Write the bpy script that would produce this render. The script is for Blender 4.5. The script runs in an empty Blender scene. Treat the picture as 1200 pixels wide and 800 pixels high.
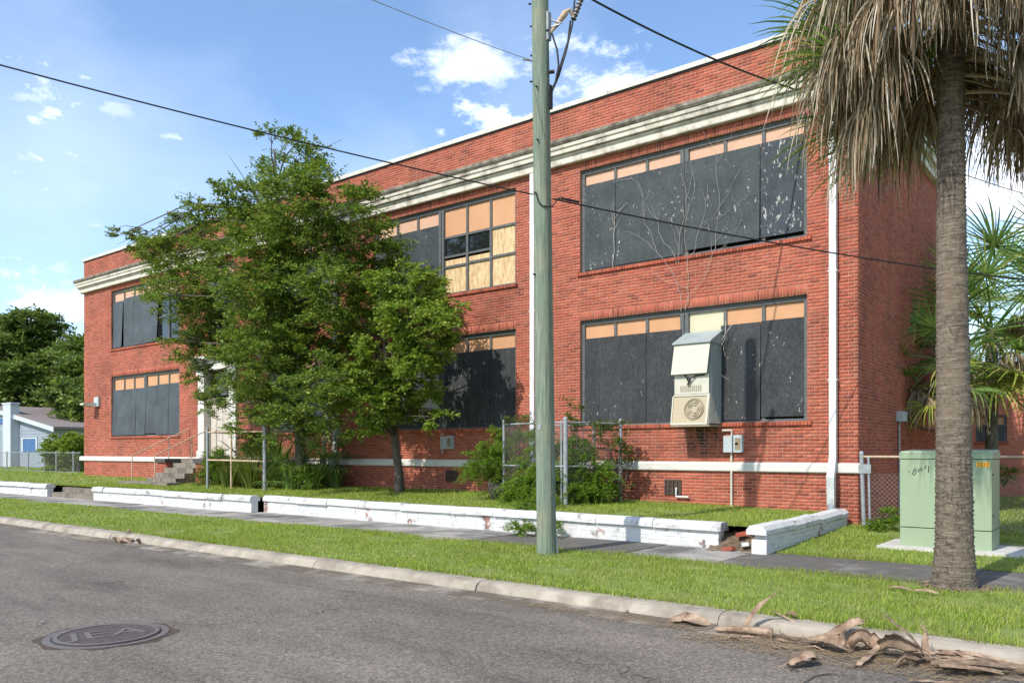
import bpy, math, random
import numpy as np
from mathutils import Vector, Matrix

R = math.radians
random.seed(7)
rng = np.random.default_rng(11)
sc = bpy.context.scene
COL = sc.collection

# ---------------------------------------------------------------- camera, sky, sun, exposure
CAM_H = 1.55
YAW = R(38.2)
cam = bpy.data.cameras.new('camera')
cam.sensor_width = 36.0
cam.lens = 28.23
cam.shift_y = 0.1067
cam.clip_start = 0.05
cam.clip_end = 3000
camo = bpy.data.objects.new('camera', cam)
camo.location = (0, 0, CAM_H)
camo.rotation_euler = (R(90), 0, YAW)
COL.objects.link(camo)
sc.camera = camo

SUN_AZ = R(187.0)     # clockwise from +Y
SUN_EL = R(45.0)
sdir = Vector((math.sin(SUN_AZ) * math.cos(SUN_EL), math.cos(SUN_AZ) * math.cos(SUN_EL), math.sin(SUN_EL)))

world = bpy.data.worlds.new('World')
sc.world = world
world.use_nodes = True
wt = world.node_tree
for n in list(wt.nodes):
    wt.nodes.remove(n)


def wn(t, **k):
    n = wt.nodes.new(t)
    for a, v in k.items():
        setattr(n, a, v)
    return n


def wmath(op, a, b=None, clamp=False):
    n = wn('ShaderNodeMath', operation=op, use_clamp=clamp)
    for i, v in enumerate((a, b)):
        if v is None:
            continue
        if isinstance(v, (int, float)):
            n.inputs[i].default_value = v
        else:
            wt.links.new(v, n.inputs[i])
    return n.outputs[0]


sky = wn('ShaderNodeTexSky', sky_type='NISHITA', sun_disc=False)
sky.sun_elevation = SUN_EL
sky.sun_rotation = SUN_AZ
sky.altitude = 0
sky.air_density = 1.0
sky.dust_density = 0.5
sky.ozone_density = 2.6
tc = wn('ShaderNodeTexCoord')
noi = wn('ShaderNodeTexNoise')
noi.inputs['Scale'].default_value = 7.0
noi.inputs['Detail'].default_value = 9.0
noi.inputs['Roughness'].default_value = 0.6
noi.inputs['Distortion'].default_value = 0.2
mp = wn('ShaderNodeMapping')
mp.inputs['Scale'].default_value = (1, 1, 1.9)
wt.links.new(tc.outputs['Generated'], mp.inputs['Vector'])
wt.links.new(mp.outputs[0], noi.inputs['Vector'])


noi_s = wn('ShaderNodeTexNoise')
noi_s.inputs['Scale'].default_value = 26.0
noi_s.inputs['Detail'].default_value = 8.0
noi_s.inputs['Roughness'].default_value = 0.68
wt.links.new(mp.outputs[0], noi_s.inputs['Vector'])


def cloud(d, a, b, strength):
    """one cumulus puff in direction d, angular half width a and half height b"""
    d = Vector(d).normalized()
    u = Vector((d.y, -d.x, 0)).normalized()
    v = u.cross(d)

    def dot(w):
        n = wn('ShaderNodeVectorMath', operation='DOT_PRODUCT')
        wt.links.new(tc.outputs['Generated'], n.inputs[0])
        n.inputs[1].default_value = w
        return n.outputs['Value']
    du = wmath('DIVIDE', dot(u), a)
    dv = wmath('DIVIDE', dot(v), b)
    r = wmath('SQRT', wmath('ADD', wmath('MULTIPLY', du, du), wmath('MULTIPLY', dv, dv)))
    front = wmath('GREATER_THAN', dot(d), 0.2)
    nf = wmath('ADD', wmath('MULTIPLY', noi.outputs['Fac'], 0.45), wmath('MULTIPLY', noi_s.outputs['Fac'], 0.55)) if a > .06 else noi_s.outputs['Fac']
    k = wmath('ADD', r, wmath('MULTIPLY', wmath('SUBTRACT', nf, 0.5), -5.5 if a > .06 else -4.5))
    m = wmath('SUBTRACT', 1.0, wmath('MULTIPLY', wmath('SUBTRACT', k, 0.0), 0.85), True)
    m = wmath('MULTIPLY', wmath('MULTIPLY', m, m), wmath('SUBTRACT', 3.0, wmath('MULTIPLY', m, 2.0)))
    return wmath('MULTIPLY', wmath('MULTIPLY', m, front), strength)


CLOUDS = [((-0.66, 0.757, 0.488), .075, .030, .50), ((-0.515, 0.862, 0.452), .075, .030, .58), ((-0.545, .84, .50), .05, .016, .4),
          ((-1.00, 0.480, 0.425), .030, .008, .28), ((-1.09, 0.412, 0.44), .028, .010, .28), ((-0.95, .52, .39), .018, .006, .35), ((-1.03, .455, .462), .012, .004, .4), ((-1.067, 0.433, 0.190), .07, .035, .42),
          ((-0.12, 1.17, 0.33), .12, .07, .9), ((-0.63, 0.77, 0.405), .05, .02, .6),
          ((0.5, 0.9, 0.4), .3, .1, .8), ((-0.8, -0.5, 0.5), .3, .12, .7), ((0.7, -0.7, 0.4), .3, .1, .8),
          ((-1.0, 0.1, 0.35), .25, .08, .7), ((0.1, -1.0, 0.35), .3, .1, .7)]
acc = None
for cdef in CLOUDS:
    m = cloud(*cdef)
    acc = m if acc is None else wmath('MAXIMUM', acc, m)
# thin veil of high cloud everywhere
noi2 = wn('ShaderNodeTexNoise')
noi2.inputs['Scale'].default_value = 2.2
noi2.inputs['Detail'].default_value = 6.0
wt.links.new(mp.outputs[0], noi2.inputs['Vector'])
veil = wmath('ADD', wmath('MULTIPLY', wmath('SUBTRACT', noi2.outputs['Fac'], 0.40), 0.7, True), 0.02)
acc = wmath('MAXIMUM', acc, veil)
hs = wn('ShaderNodeHueSaturation')
hs.inputs['Saturation'].default_value = 1.08
hs.inputs['Value'].default_value = 1.0
wt.links.new(sky.outputs[0], hs.inputs['Color'])
mix = wn('ShaderNodeMixRGB')
mix.inputs['Color2'].default_value = (7.6, 7.8, 8.3, 1)
wt.links.new(hs.outputs[0], mix.inputs['Color1'])
wt.links.new(acc, mix.inputs['Fac'])
bg = wn('ShaderNodeBackground')
bg.inputs['Strength'].default_value = 0.15
wt.links.new(mix.outputs[0], bg.inputs['Color'])
wo = wn('ShaderNodeOutputWorld')
wt.links.new(bg.outputs[0], wo.inputs['Surface'])

sun = bpy.data.lights.new('sun', 'SUN')
sun.energy = 3.0
sun.angle = R(0.5)
sun.color = (1.0, 0.95, 0.87)
suno = bpy.data.objects.new('sun', sun)
suno.rotation_euler = sdir.to_track_quat('Z', 'Y').to_euler()
suno.location = (-20, -20, 40)
COL.objects.link(suno)

sc.view_settings.view_transform = 'Standard'
sc.view_settings.look = 'None'
sc.view_settings.exposure = 0.78
sc.view_settings.gamma = 1.0
sc.view_settings.use_curve_mapping = False
sc.render.engine = 'CYCLES'
sc.cycles.max_bounces = 6
sc.cycles.transparent_max_bounces = 6


# ---------------------------------------------------------------- helpers
def at(px, py, Y):
    """the point at depth Y (street to school axis) that was measured at px,py in the photo"""
    t = (px - 600) / 941.0
    v = (528 - py) / 941.0
    dx = -0.6184 + 0.7859 * t
    dy = 0.7859 + 0.6184 * t
    s = Y / dy
    return Vector((s * dx, Y, CAM_H + s * v))


def np_mesh(name, v, f):
    """fast mesh from numpy arrays; f is (n,k)"""
    v = np.asarray(v, np.float32)
    f = np.asarray(f, np.int32)
    me = bpy.data.meshes.new(name)
    me.vertices.add(len(v))
    me.vertices.foreach_set('co', v.ravel())
    n, k = f.shape
    me.loops.add(n * k)
    me.loops.foreach_set('vertex_index', f.ravel())
    me.polygons.add(n)
    me.polygons.foreach_set('loop_start', np.arange(n, dtype=np.int32) * k)
    me.polygons.foreach_set('loop_total', np.full(n, k, np.int32))
    me.update(calc_edges=True)
    me.validate()
    return me


def origin(p):
    o = Vector((0, 0, 0))
    while p is not None:
        o += p.location
        p = p.parent
    return o


def link(name, me, mat=None, parent=None, smooth=False):
    o = bpy.data.objects.new(name, me)
    COL.objects.link(o)
    if mat is not None:
        me.materials.clear()
        me.materials.append(mat)
    if smooth:
        me.polygons.foreach_set('use_smooth', np.ones(len(me.polygons), bool))
    o.parent = parent
    return o


def npobj(name, v, f, mat, parent=None, smooth=False, kind=None):
    v = np.asarray(v, np.float32)
    if parent is not None:
        v = v - np.array(origin(parent), np.float32)
    o = link(name, np_mesh(name, v, f), mat, parent, smooth)
    if kind:
        o['kind'] = kind
    return o


def thing(name, label, cat, loc=(0, 0, 0), group=None):
    o = bpy.data.objects.new(name, None)
    o.empty_display_size = 0.2
    COL.objects.link(o)
    o.location = loc
    o['label'] = label
    o['category'] = cat
    if group:
        o['group'] = group
    return o


def tag(o, label, cat, group=None):
    o['label'] = label
    o['category'] = cat
    if group:
        o['group'] = group
    return o


class MB:
    def __init__(self):
        self.v = []
        self.f = []

    def add(self, vs, fs):
        b = len(self.v)
        self.v += [tuple(p) for p in vs]
        self.f += [tuple(b + i for i in q) for q in fs]
        return self

    def box(self, x0, x1, y0, y1, z0, z1):
        vs = [(x0, y0, z0), (x1, y0, z0), (x1, y1, z0), (x0, y1, z0), (x0, y0, z1), (x1, y0, z1), (x1, y1, z1), (x0, y1, z1)]
        return self.add(vs, [(0, 3, 2, 1), (4, 5, 6, 7), (0, 1, 5, 4), (1, 2, 6, 5), (2, 3, 7, 6), (3, 0, 4, 7)])

    def hexa(self, vs):
        """8 corners, bottom ring then top ring"""
        return self.add(vs, [(0, 3, 2, 1), (4, 5, 6, 7), (0, 1, 5, 4), (1, 2, 6, 5), (2, 3, 7, 6), (3, 0, 4, 7)])

    def tube(self, pts, radii, n=8, cap=True):
        pts = [Vector(p) for p in pts]
        if isinstance(radii, (int, float)):
            radii = [radii] * len(pts)
        b = len(self.v)
        up = None
        for i, p in enumerate(pts):
            d = (pts[min(i + 1, len(pts) - 1)] - pts[max(i - 1, 0)])
            if d.length < 1e-7:
                d = Vector((0, 0, 1))
            d.normalize()
            if up is None:
                up = Vector((1, 0, 0)) if abs(d.x) < 0.9 else Vector((0, 1, 0))
            a = (up - d * up.dot(d))
            if a.length < 1e-4:
                a = d.orthogonal()
            a.normalize()
            up = a
            c = d.cross(a)
            for k in range(n):
                t = 2 * math.pi * k / n
                self.v.append(tuple(p + (a * math.cos(t) + c * math.sin(t)) * radii[i]))
        for i in range(len(pts) - 1):
            for k in range(n):
                k2 = (k + 1) % n
                self.f.append((b + i * n + k, b + i * n + k2, b + (i + 1) * n + k2, b + (i + 1) * n + k))
        if cap:
            self.f.append(tuple(b + k for k in reversed(range(n))))
            self.f.append(tuple(b + (len(pts) - 1) * n + k for k in range(n)))
        return self

    def prism(self, prof, axis, a0, a1):
        """closed profile swept along an axis; for axis x prof is (y,z), for y (x,z), for z (x,y)"""
        def P(q, a):
            return {'x': (a, q[0], q[1]), 'y': (q[0], a, q[1]), 'z': (q[0], q[1], a)}[axis]
        n = len(prof)
        vs = [P(q, a0) for q in prof] + [P(q, a1) for q in prof]
        fs = [(i, (i + 1) % n, n + (i + 1) % n, n + i) for i in range(n)]
        fs += [tuple(reversed(range(n))), tuple(range(n, 2 * n))]
        return self.add(vs, fs)

    def strip(self, pts, widths, side, curl=0.0, thick=0.006, n=5):
        """a curled strip of bark or sheet with thickness"""
        pts = [Vector(p) for p in pts]
        b = len(self.v)
        m = len(pts)
        for lay in (0, 1):
            for i, p in enumerate(pts):
                d = (pts[min(i + 1, m - 1)] - pts[max(i - 1, 0)]).normalized()
                s = Vector(side)
                s = (s - d * s.dot(d)).normalized()
                nn = d.cross(s)
                for k in range(n):
                    u = k / (n - 1) * 2 - 1
                    w = widths[i]
                    if abs(curl) > 1e-4:
                        an = u * curl
                        off = s * (math.sin(an) / curl * w) + nn * ((1 - math.cos(an)) / curl * w)
                        nl = nn * math.cos(an) - s * math.sin(an)
                    else:
                        off = s * (u * w)
                        nl = nn
                    self.v.append(tuple(p + off - nl * (thick * lay)))
        q = m * n
        for i in range(m - 1):
            for k in range(n - 1):
                a = b + i * n + k
                self.f.append((a, a + 1, a + n + 1, a + n))
                self.f.append((a + q, a + q + n, a + q + n + 1, a + q + 1))
            for k in (0, n - 1):
                a = b + i * n + k
                self.f.append((a, a + n, a + n + q, a + q))
        for i in (0, m - 1):
            for k in range(n - 1):
                a = b + i * n + k
                self.f.append((a, a + q, a + q + 1, a + 1))
        return self

    def build(self, name, mat, parent=None, smooth=False, kind=None):
        o = origin(parent)
        me = bpy.data.meshes.new(name)
        me.from_pydata([(x - o.x, y - o.y, z - o.z) for x, y, z in self.v], [], self.f)
        me.update()
        ob = link(name, me, mat, parent, smooth)
        if kind:
            ob['kind'] = kind
        return ob


# ---------------------------------------------------------------- materials
def new_mat(name):
    m = bpy.data.materials.new(name)
    m.use_nodes = True
    nt = m.node_tree
    b = nt.nodes['Principled BSDF']
    return m, nt, b


def N(nt, t, **k):
    n = nt.nodes.new(t)
    for a, v in k.items():
        setattr(n, a, v)
    return n


def noise(nt, scale, detail=4, rough=0.55, vec=None, scl3=None):
    g = N(nt, 'ShaderNodeNewGeometry')
    src = g.outputs['Position']
    if scl3:
        mpn = N(nt, 'ShaderNodeMapping')
        mpn.inputs['Scale'].default_value = scl3
        nt.links.new(src, mpn.inputs['Vector'])
        src = mpn.outputs[0]
    n = N(nt, 'ShaderNodeTexNoise')
    n.inputs['Scale'].default_value = scale
    n.inputs['Detail'].default_value = detail
    n.inputs['Roughness'].default_value = rough
    nt.links.new(src, n.inputs['Vector'])
    return n.outputs['Fac']


def ramp(nt, fac, stops):
    r = N(nt, 'ShaderNodeValToRGB')
    el = r.color_ramp.elements
    while len(el) > 1:
        el.remove(el[-1])
    for i, (p, c) in enumerate(stops):
        e = el[0] if i == 0 else el.new(p)
        e.position = p
        if isinstance(c, (int, float)):
            c = (c, c, c)
        e.color = (*c, 1)
    nt.links.new(fac, r.inputs['Fac'])
    return r.outputs['Color']


def mixc(nt, fac, a, b, mode='MIX'):
    m = N(nt, 'ShaderNodeMixRGB', blend_type=mode)
    for i, v in zip(('Fac', 'Color1', 'Color2'), (fac, a, b)):
        if isinstance(v, (int, float)):
            m.inputs[i].default_value = v if i == 'Fac' else (v, v, v, 1)
        elif isinstance(v, tuple):
            m.inputs[i].default_value = (*v, 1)
        else:
            nt.links.new(v, m.inputs[i])
    return m.outputs['Color']


def mth(nt, op, a, b=None, clamp=False):
    n = N(nt, 'ShaderNodeMath', operation=op, use_clamp=clamp)
    for i, v in enumerate((a, b)):
        if v is None:
            continue
        if isinstance(v, (int, float)):
            n.inputs[i].default_value = v
        else:
            nt.links.new(v, n.inputs[i])
    return n.outputs[0]


def bump(nt, b, h, strength, dist=0.01):
    n = N(nt, 'ShaderNodeBump')
    n.inputs['Strength'].default_value = strength
    n.inputs['Distance'].default_value = dist
    nt.links.new(h, n.inputs['Height'])
    nt.links.new(n.outputs[0], b.inputs['Normal'])


def pm(name, c1, c2=None, scale=6.0, rough=0.8, bmp=0.3, dirt=None, dirt_scale=1.5, dirt_amt=(0.5, 0.75), metal=0.0, spec=0.3, scl3=None, detail=5):
    """plain procedural material: two colours through noise, optional dirt in large blotches, fine bump"""
    m, nt, b = new_mat(name)
    c2 = c2 or tuple(min(1, x * 1.25) for x in c1)
    f = noise(nt, scale, detail, 0.6, scl3=scl3)
    col = ramp(nt, f, [(0.3, c1), (0.7, c2)])
    if dirt:
        d = noise(nt, dirt_scale, 6, 0.65)
        fac = ramp(nt, d, [(dirt_amt[0], 0.0), (dirt_amt[1], 1.0)])
        col = mixc(nt, fac, col, dirt)
    nt.links.new(col, b.inputs['Base Color'])
    b.inputs['Roughness'].default_value = rough
    b.inputs['Metallic'].default_value = metal
    b.inputs['Specular IOR Level'].default_value = spec
    if bmp:
        bump(nt, b, noise(nt, scale * 4, 3, scl3=scl3), bmp, 0.006)
    return m


def rnd(nt):
    g = N(nt, 'ShaderNodeNewGeometry')
    oi = N(nt, 'ShaderNodeObjectInfo')
    return mth(nt, 'FRACT', mth(nt, 'ADD', g.outputs['Random Per Island'], oi.outputs['Random']))


def brick_mat(name, stops, stain=None, dull=None):
    m, nt, b = new_mat(name)
    r = rnd(nt)
    col = ramp(nt, r, stops)
    big = noise(nt, 0.7, 5, 0.6)
    col = mixc(nt, 1.0, col, ramp(nt, big, [(0.25, 0.66), (0.5, 0.98), (0.78, 1.22)]), 'MULTIPLY')
    fine = noise(nt, 28, 4, 0.7)
    col = mixc(nt, 1.0, col, ramp(nt, fine, [(0.25, 0.72), (0.6, 1.08)]), 'MULTIPLY')
    # pale efflorescence and soot in streaks that run down the wall
    st = noise(nt, 1.1, 5, 0.65, scl3=(2.2, 2.2, 0.35))
    col = mixc(nt, ramp(nt, st, [(0.52, 0.0), (0.78, 0.6)]), col, (0.13, 0.075, 0.06))
    ef = noise(nt, 5.0, 6, 0.7)
    col = mixc(nt, ramp(nt, ef, [(0.66, 0.0), (0.80, 0.40)]), col, (0.50, 0.38, 0.32))
    if stain:
        g = N(nt, 'ShaderNodeNewGeometry')
        sx = N(nt, 'ShaderNodeSeparateXYZ')
        nt.links.new(g.outputs['Position'], sx.inputs[0])
        for x0, x1, z0, z1, k in stain:
            mx = mth(nt, 'SUBTRACT', 1.0, mth(nt, 'DIVIDE', mth(nt, 'ABSOLUTE', mth(nt, 'SUBTRACT', sx.outputs['X'], (x0 + x1) / 2)), (x1 - x0) / 2), True)
            mz = mth(nt, 'DIVIDE', mth(nt, 'SUBTRACT', sx.outputs['Z'], z0), z1 - z0, True)
            top = mth(nt, 'LESS_THAN', sx.outputs['Z'], z1)
            nn = noise(nt, 3.5, 6, 0.7, scl3=(3, 3, 0.5))
            fac = mth(nt, 'MULTIPLY', mth(nt, 'MULTIPLY', mth(nt, 'MULTIPLY', mx, mz), top), mth(nt, 'MULTIPLY', ramp_val(nt, nn, 0.35, 0.6), k), True)
            col = mixc(nt, fac, col, (0.035, 0.028, 0.025))
    nt.links.new(col, b.inputs['Base Color'])
    b.inputs['Roughness'].default_value = 0.88
    b.inputs['Specular IOR Level'].default_value = 0.2
    bump(nt, b, fine, 0.35, 0.004)
    return m


def ramp_val(nt, fac, lo, hi):
    mr = N(nt, 'ShaderNodeMapRange')
    mr.inputs['From Min'].default_value = lo
    mr.inputs['From Max'].default_value = hi
    nt.links.new(fac, mr.inputs['Value'])
    return mr.outputs[0]


def leaf_mat(name, stops, trans=0.35, rough=0.5, spec=0.25):
    m, nt, b = new_mat(name)
    r = rnd(nt)
    col = ramp(nt, r, stops)
    nt.links.new(col, b.inputs['Base Color'])
    b.inputs['Roughness'].default_value = rough
    b.inputs['Specular IOR Level'].default_value = spec
    t = N(nt, 'ShaderNodeBsdfTranslucent')
    nt.links.new(mixc(nt, 1.0, col, (1.15, 1.2, 0.7), 'MULTIPLY'), t.inputs['Color'])
    mx = N(nt, 'ShaderNodeMixShader')
    mx.inputs['Fac'].default_value = trans
    out = nt.nodes['Material Output']
    nt.links.new(b.outputs[0], mx.inputs[1])
    nt.links.new(t.outputs[0], mx.inputs[2])
    nt.links.new(mx.outputs[0], out.inputs['Surface'])
    return m


M = {}
BR = [(0.0, (0.29, 0.073, 0.044)), (0.2, (0.375, 0.095, 0.056)), (0.45, (0.43, 0.112, 0.064)), (0.7, (0.39, 0.102, 0.060)), (0.85, (0.47, 0.140, 0.082)), (1.0, (0.22, 0.060, 0.043))]
M['brick'] = brick_mat('red_brick', BR, stain=[(-8.15, -6.75, 1.15, 2.06, 1.9), (-5.2, -4.3, 0.4, 0.8, 1.2), (-19.9, -18.9, 0.5, 1.5, 1.8)])
M['mortar'] = pm('mortar', (0.30, 0.145, 0.10), (0.41, 0.23, 0.17), 9, 0.95, 0.4, dirt=(0.14, 0.08, 0.06), dirt_scale=1.1)
M['wing_brick'] = None
M['white_trim'] = pm('trim_paint', (0.54, 0.52, 0.47), (0.62, 0.60, 0.55), 3, 0.7, 0.15, dirt=(0.55, 0.51, 0.43), dirt_scale=2.5, dirt_amt=(0.55, 0.8))
M['cornice'] = pm('cornice_paint', (0.55, 0.51, 0.41), (0.64, 0.60, 0.50), 2.5, 0.75, 0.2, dirt=(0.22, 0.185, 0.14), dirt_scale=2.0, dirt_amt=(0.48, 0.70), scl3=(1, 1, 2))
M['moss'] = pm('mossy_edge', (0.07, 0.06, 0.045), (0.30, 0.27, 0.21), 5, 0.95, 0.8)
M['coping'] = pm('coping_stone', (0.52, 0.50, 0.43), (0.62, 0.60, 0.53), 3, 0.8, 0.2, dirt=(0.30, 0.27, 0.22), dirt_scale=1.8, dirt_amt=(0.56, 0.8))
M['frame'] = pm('window_frame', (0.075, 0.080, 0.080), (0.125, 0.13, 0.125), 12, 0.6, 0.15, dirt=(0.22, 0.2, 0.17), dirt_scale=6, dirt_amt=(0.6, 0.8))
M['tan'] = pm('tan_panel', (0.50, 0.265, 0.135), (0.56, 0.305, 0.165), 2, 0.7, 0.05)
M['pink'] = pm('pink_panel', (0.54, 0.325, 0.215), (0.60, 0.365, 0.245), 2, 0.7, 0.05)
M['cream'] = pm('cream_panel', (0.52, 0.48, 0.33), (0.57, 0.53, 0.37), 2, 0.7, 0.05)
M['osb'] = pm('bare_chipboard', (0.40, 0.24, 0.09), (0.72, 0.56, 0.34), 7, 0.8, 0.2, scl3=(3, 1, 0.7))
M['dark'] = pm('dark_interior', (0.006, 0.006, 0.006), (0.012, 0.012, 0.012), 3, 0.9, 0)


def board_mat(name, c1, c2, speck):
    m, nt, b = new_mat(name)
    f = noise(nt, 26, 5, 0.75, scl3=(1, 1, 0.6))
    col = ramp(nt, f, [(0.3, c1), (0.72, c2)])
    g2 = noise(nt, 1.6, 5, 0.6)
    col = mixc(nt, 1.0, col, ramp(nt, g2, [(0.3, 0.8), (0.7, 1.35)]), 'MULTIPLY')
    # flakes where the black paint has come off
    g = N(nt, 'ShaderNodeNewGeometry')
    mpn = N(nt, 'ShaderNodeMapping')
    mpn.inputs['Scale'].default_value = (2.2, 1, 0.9)
    mpn.inputs['Rotation'].default_value = (0, 0.45, 0)
    nt.links.new(g.outputs['Position'], mpn.inputs['Vector'])
    fn = N(nt, 'ShaderNodeTexNoise')
    fn.inputs['Scale'].default_value = 8.5
    fn.inputs['Detail'].default_value = 3.0
    fn.inputs['Roughness'].default_value = 0.7
    nt.links.new(mpn.outputs[0], fn.inputs['Vector'])
    fl = mth(nt, 'GREATER_THAN', mth(nt, 'ADD', fn.outputs['Fac'], mth(nt, 'MULTIPLY', noise(nt, 1.1, 3), 0.25)), 1.10 - speck)
    col = mixc(nt, mth(nt, 'MULTIPLY', fl, 0.75), col, (0.52, 0.50, 0.44))
    nt.links.new(col, b.inputs['Base Color'])
    b.inputs['Roughness'].default_value = 0.72
    b.inputs['Specular IOR Level'].default_value = 0.3
    run = noise(nt, 2.4, 5, 0.65, scl3=(3.0, 3.0, 0.25))
    col = mixc(nt, ramp(nt, run, [(0.52, 0.0), (0.78, 0.25)]), col, (0.11, 0.115, 0.115))
    nt.links.new(col, b.inputs['Base Color'])
    bump(nt, b, f, 0.3, 0.004)
    return m


M['board'] = board_mat('black_board', (0.014, 0.0155, 0.017), (0.056, 0.059, 0.061), 0.275)
M['board2'] = board_mat('black_board_upper', (0.026, 0.032, 0.034), (0.062, 0.074, 0.074), 0.296)
M['board3'] = board_mat('black_board_flaking', (0.022, 0.029, 0.035), (0.056, 0.068, 0.078), 0.328)
M['board_grey'] = board_mat('grey_board', (0.038, 0.047, 0.055), (0.085, 0.10, 0.11), 0.25)


def glass_mat():
    m, nt, b = new_mat('window_glass')
    b.inputs['Base Color'].default_value = (0.012, 0.014, 0.016, 1)
    b.inputs['Roughness'].default_value = 0.06
    b.inputs['Specular IOR Level'].default_value = 0.9
    bump(nt, b, noise(nt, 2.5, 2), 0.08, 0.02)
    return m


M['glass'] = glass_mat()


def chip_mat():
    """white masonry paint worn off in places"""
    m, nt, b = new_mat('chipped_white_paint')
    f = noise(nt, 5, 5, 0.6)
    col = ramp(nt, f, [(0.3, (0.52, 0.515, 0.495)), (0.7, (0.63, 0.625, 0.605))])
    col = mixc(nt, ramp(nt, noise(nt, 2.1, 7, 0.72), [(0.58, 0.0), (0.63, 1.0)]), col, ramp(nt, noise(nt, 6, 3), [(0.35, (0.10, 0.095, 0.085)), (0.6, (0.32, 0.15, 0.11))]))
    col = mixc(nt, ramp(nt, noise(nt, 9, 5, 0.7), [(0.58, 0.0), (0.70, 0.75)]), col, (0.28, 0.26, 0.24))
    nt.links.new(col, b.inputs['Base Color'])
    b.inputs['Roughness'].default_value = 0.75
    bump(nt, b, noise(nt, 14, 5, 0.65), 0.5, 0.008)
    return m


M['chip'] = chip_mat()
M['cap'] = pm('painted_cap', (0.50, 0.495, 0.475), (0.61, 0.605, 0.585), 5, 0.75, 0.5, dirt=(0.13, 0.12, 0.105), dirt_scale=2.6, dirt_amt=(0.56, 0.70), detail=7)
M['rubble'] = pm('broken_masonry', (0.06, 0.045, 0.03), (0.20, 0.14, 0.09), 12, 0.95, 1.0)
M['joint'] = pm('dark_joint', (0.05, 0.048, 0.045), (0.12, 0.11, 0.10), 10, 0.95, 0.4)
M['concrete'] = pm('sidewalk_concrete', (0.27, 0.25, 0.22), (0.37, 0.345, 0.31), 4, 0.9, 0.35, dirt=(0.11, 0.107, 0.10), dirt_scale=0.9, dirt_amt=(0.42, 0.62), detail=8)
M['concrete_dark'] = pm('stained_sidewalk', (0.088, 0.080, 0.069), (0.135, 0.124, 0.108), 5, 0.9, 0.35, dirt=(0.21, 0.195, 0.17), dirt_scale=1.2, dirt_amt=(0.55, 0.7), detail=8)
M['curb'] = pm('curb_concrete', (0.29, 0.25, 0.195), (0.40, 0.35, 0.28), 5, 0.9, 0.4, dirt=(0.18, 0.15, 0.115), dirt_scale=2.0, dirt_amt=(0.46, 0.70), detail=7)
M['gutter'] = pm('gutter_concrete', (0.22, 0.195, 0.16), (0.34, 0.30, 0.25), 5, 0.9, 0.4, dirt=(0.12, 0.10, 0.075), dirt_scale=1.5, dirt_amt=(0.38, 0.55), detail=7)
M['pad'] = pm('pad_concrete', (0.42, 0.40, 0.36), (0.55, 0.53, 0.48), 5, 0.9, 0.3)


def asphalt_mat():
    m, nt, b = new_mat('asphalt')
    f = noise(nt, 42, 5, 0.85)
    col = ramp(nt, f, [(0.34, (0.054, 0.045, 0.037)), (0.50, (0.148, 0.126, 0.104)), (0.66, (0.35, 0.300, 0.245))])
    col = mixc(nt, 1.0, col, ramp(nt, noise(nt, 0.55, 5, 0.6, scl3=(0.6, 1.6, 1)), [(0.3, 0.68), (0.7, 1.25)]), 'MULTIPLY')
    col = mixc(nt, ramp(nt, noise(nt, 120, 2), [(0.66, 0.0), (0.72, 0.7)]), col, (0.45, 0.41, 0.37))
    # tar-dark tracks and a long crack
    col = mixc(nt, ramp(nt, noise(nt, 1.2, 6, 0.7, scl3=(0.35, 1.5, 1)), [(0.54, 0.0), (0.74, 0.6)]), col, (0.050, 0.045, 0.040))
    vo = N(nt, 'ShaderNodeTexVoronoi', feature='DISTANCE_TO_EDGE')
    vo.inputs['Scale'].default_value = 0.42
    g = N(nt, 'ShaderNodeNewGeometry')
    ad = N(nt, 'ShaderNodeVectorMath', operation='ADD')
    nt.links.new(g.outputs['Position'], ad.inputs[0])
    nn = N(nt, 'ShaderNodeTexNoise')
    nn.inputs['Scale'].default_value = 2.2
    nn.inputs['Detail'].default_value = 5
    nt.links.new(g.outputs['Position'], nn.inputs['Vector'])
    nt.links.new(nn.outputs['Color'], ad.inputs[1])
    nt.links.new(ad.outputs[0], vo.inputs['Vector'])
    crack = mth(nt, 'MULTIPLY', mth(nt, 'LESS_THAN', vo.outputs['Distance'], 0.0035), ramp_val(nt, noise(nt, 0.6, 3), 0.44, 0.56))
    col = mixc(nt, mth(nt, 'MULTIPLY', crack, 0.75), col, (0.03, 0.028, 0.027))
    nt.links.new(col, b.inputs['Base Color'])
    b.inputs['Roughness'].default_value = 0.85
    b.inputs['Specular IOR Level'].default_value = 0.25
    bump(nt, b, f, 0.6, 0.008)
    return m


M['asphalt'] = asphalt_mat()
M['lawn'] = pm('lawn_soil', (0.11, 0.15, 0.03), (0.22, 0.26, 0.07), 3.0, 0.95, 0.6, dirt=(0.21, 0.18, 0.08), dirt_scale=0.8, dirt_amt=(0.58, 0.75), detail=8)
def grass_mat(stops):
    m = leaf_mat('grass_blade', stops, 0.40, 0.55)
    nt = m.node_tree
    b = nt.nodes['Principled BSDF']
    src = b.inputs['Base Color'].links[0].from_socket
    p1 = ramp(nt, noise(nt, 1.1, 5, 0.65), [(0.44, 0.0), (0.68, 0.5)])
    c = mixc(nt, p1, src, (0.33, 0.29, 0.09))
    c = mixc(nt, 1.0, c, ramp(nt, noise(nt, 0.45, 4), [(0.3, 0.78), (0.7, 1.12)]), 'MULTIPLY')
    nt.links.new(c, b.inputs['Base Color'])
    return m


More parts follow.
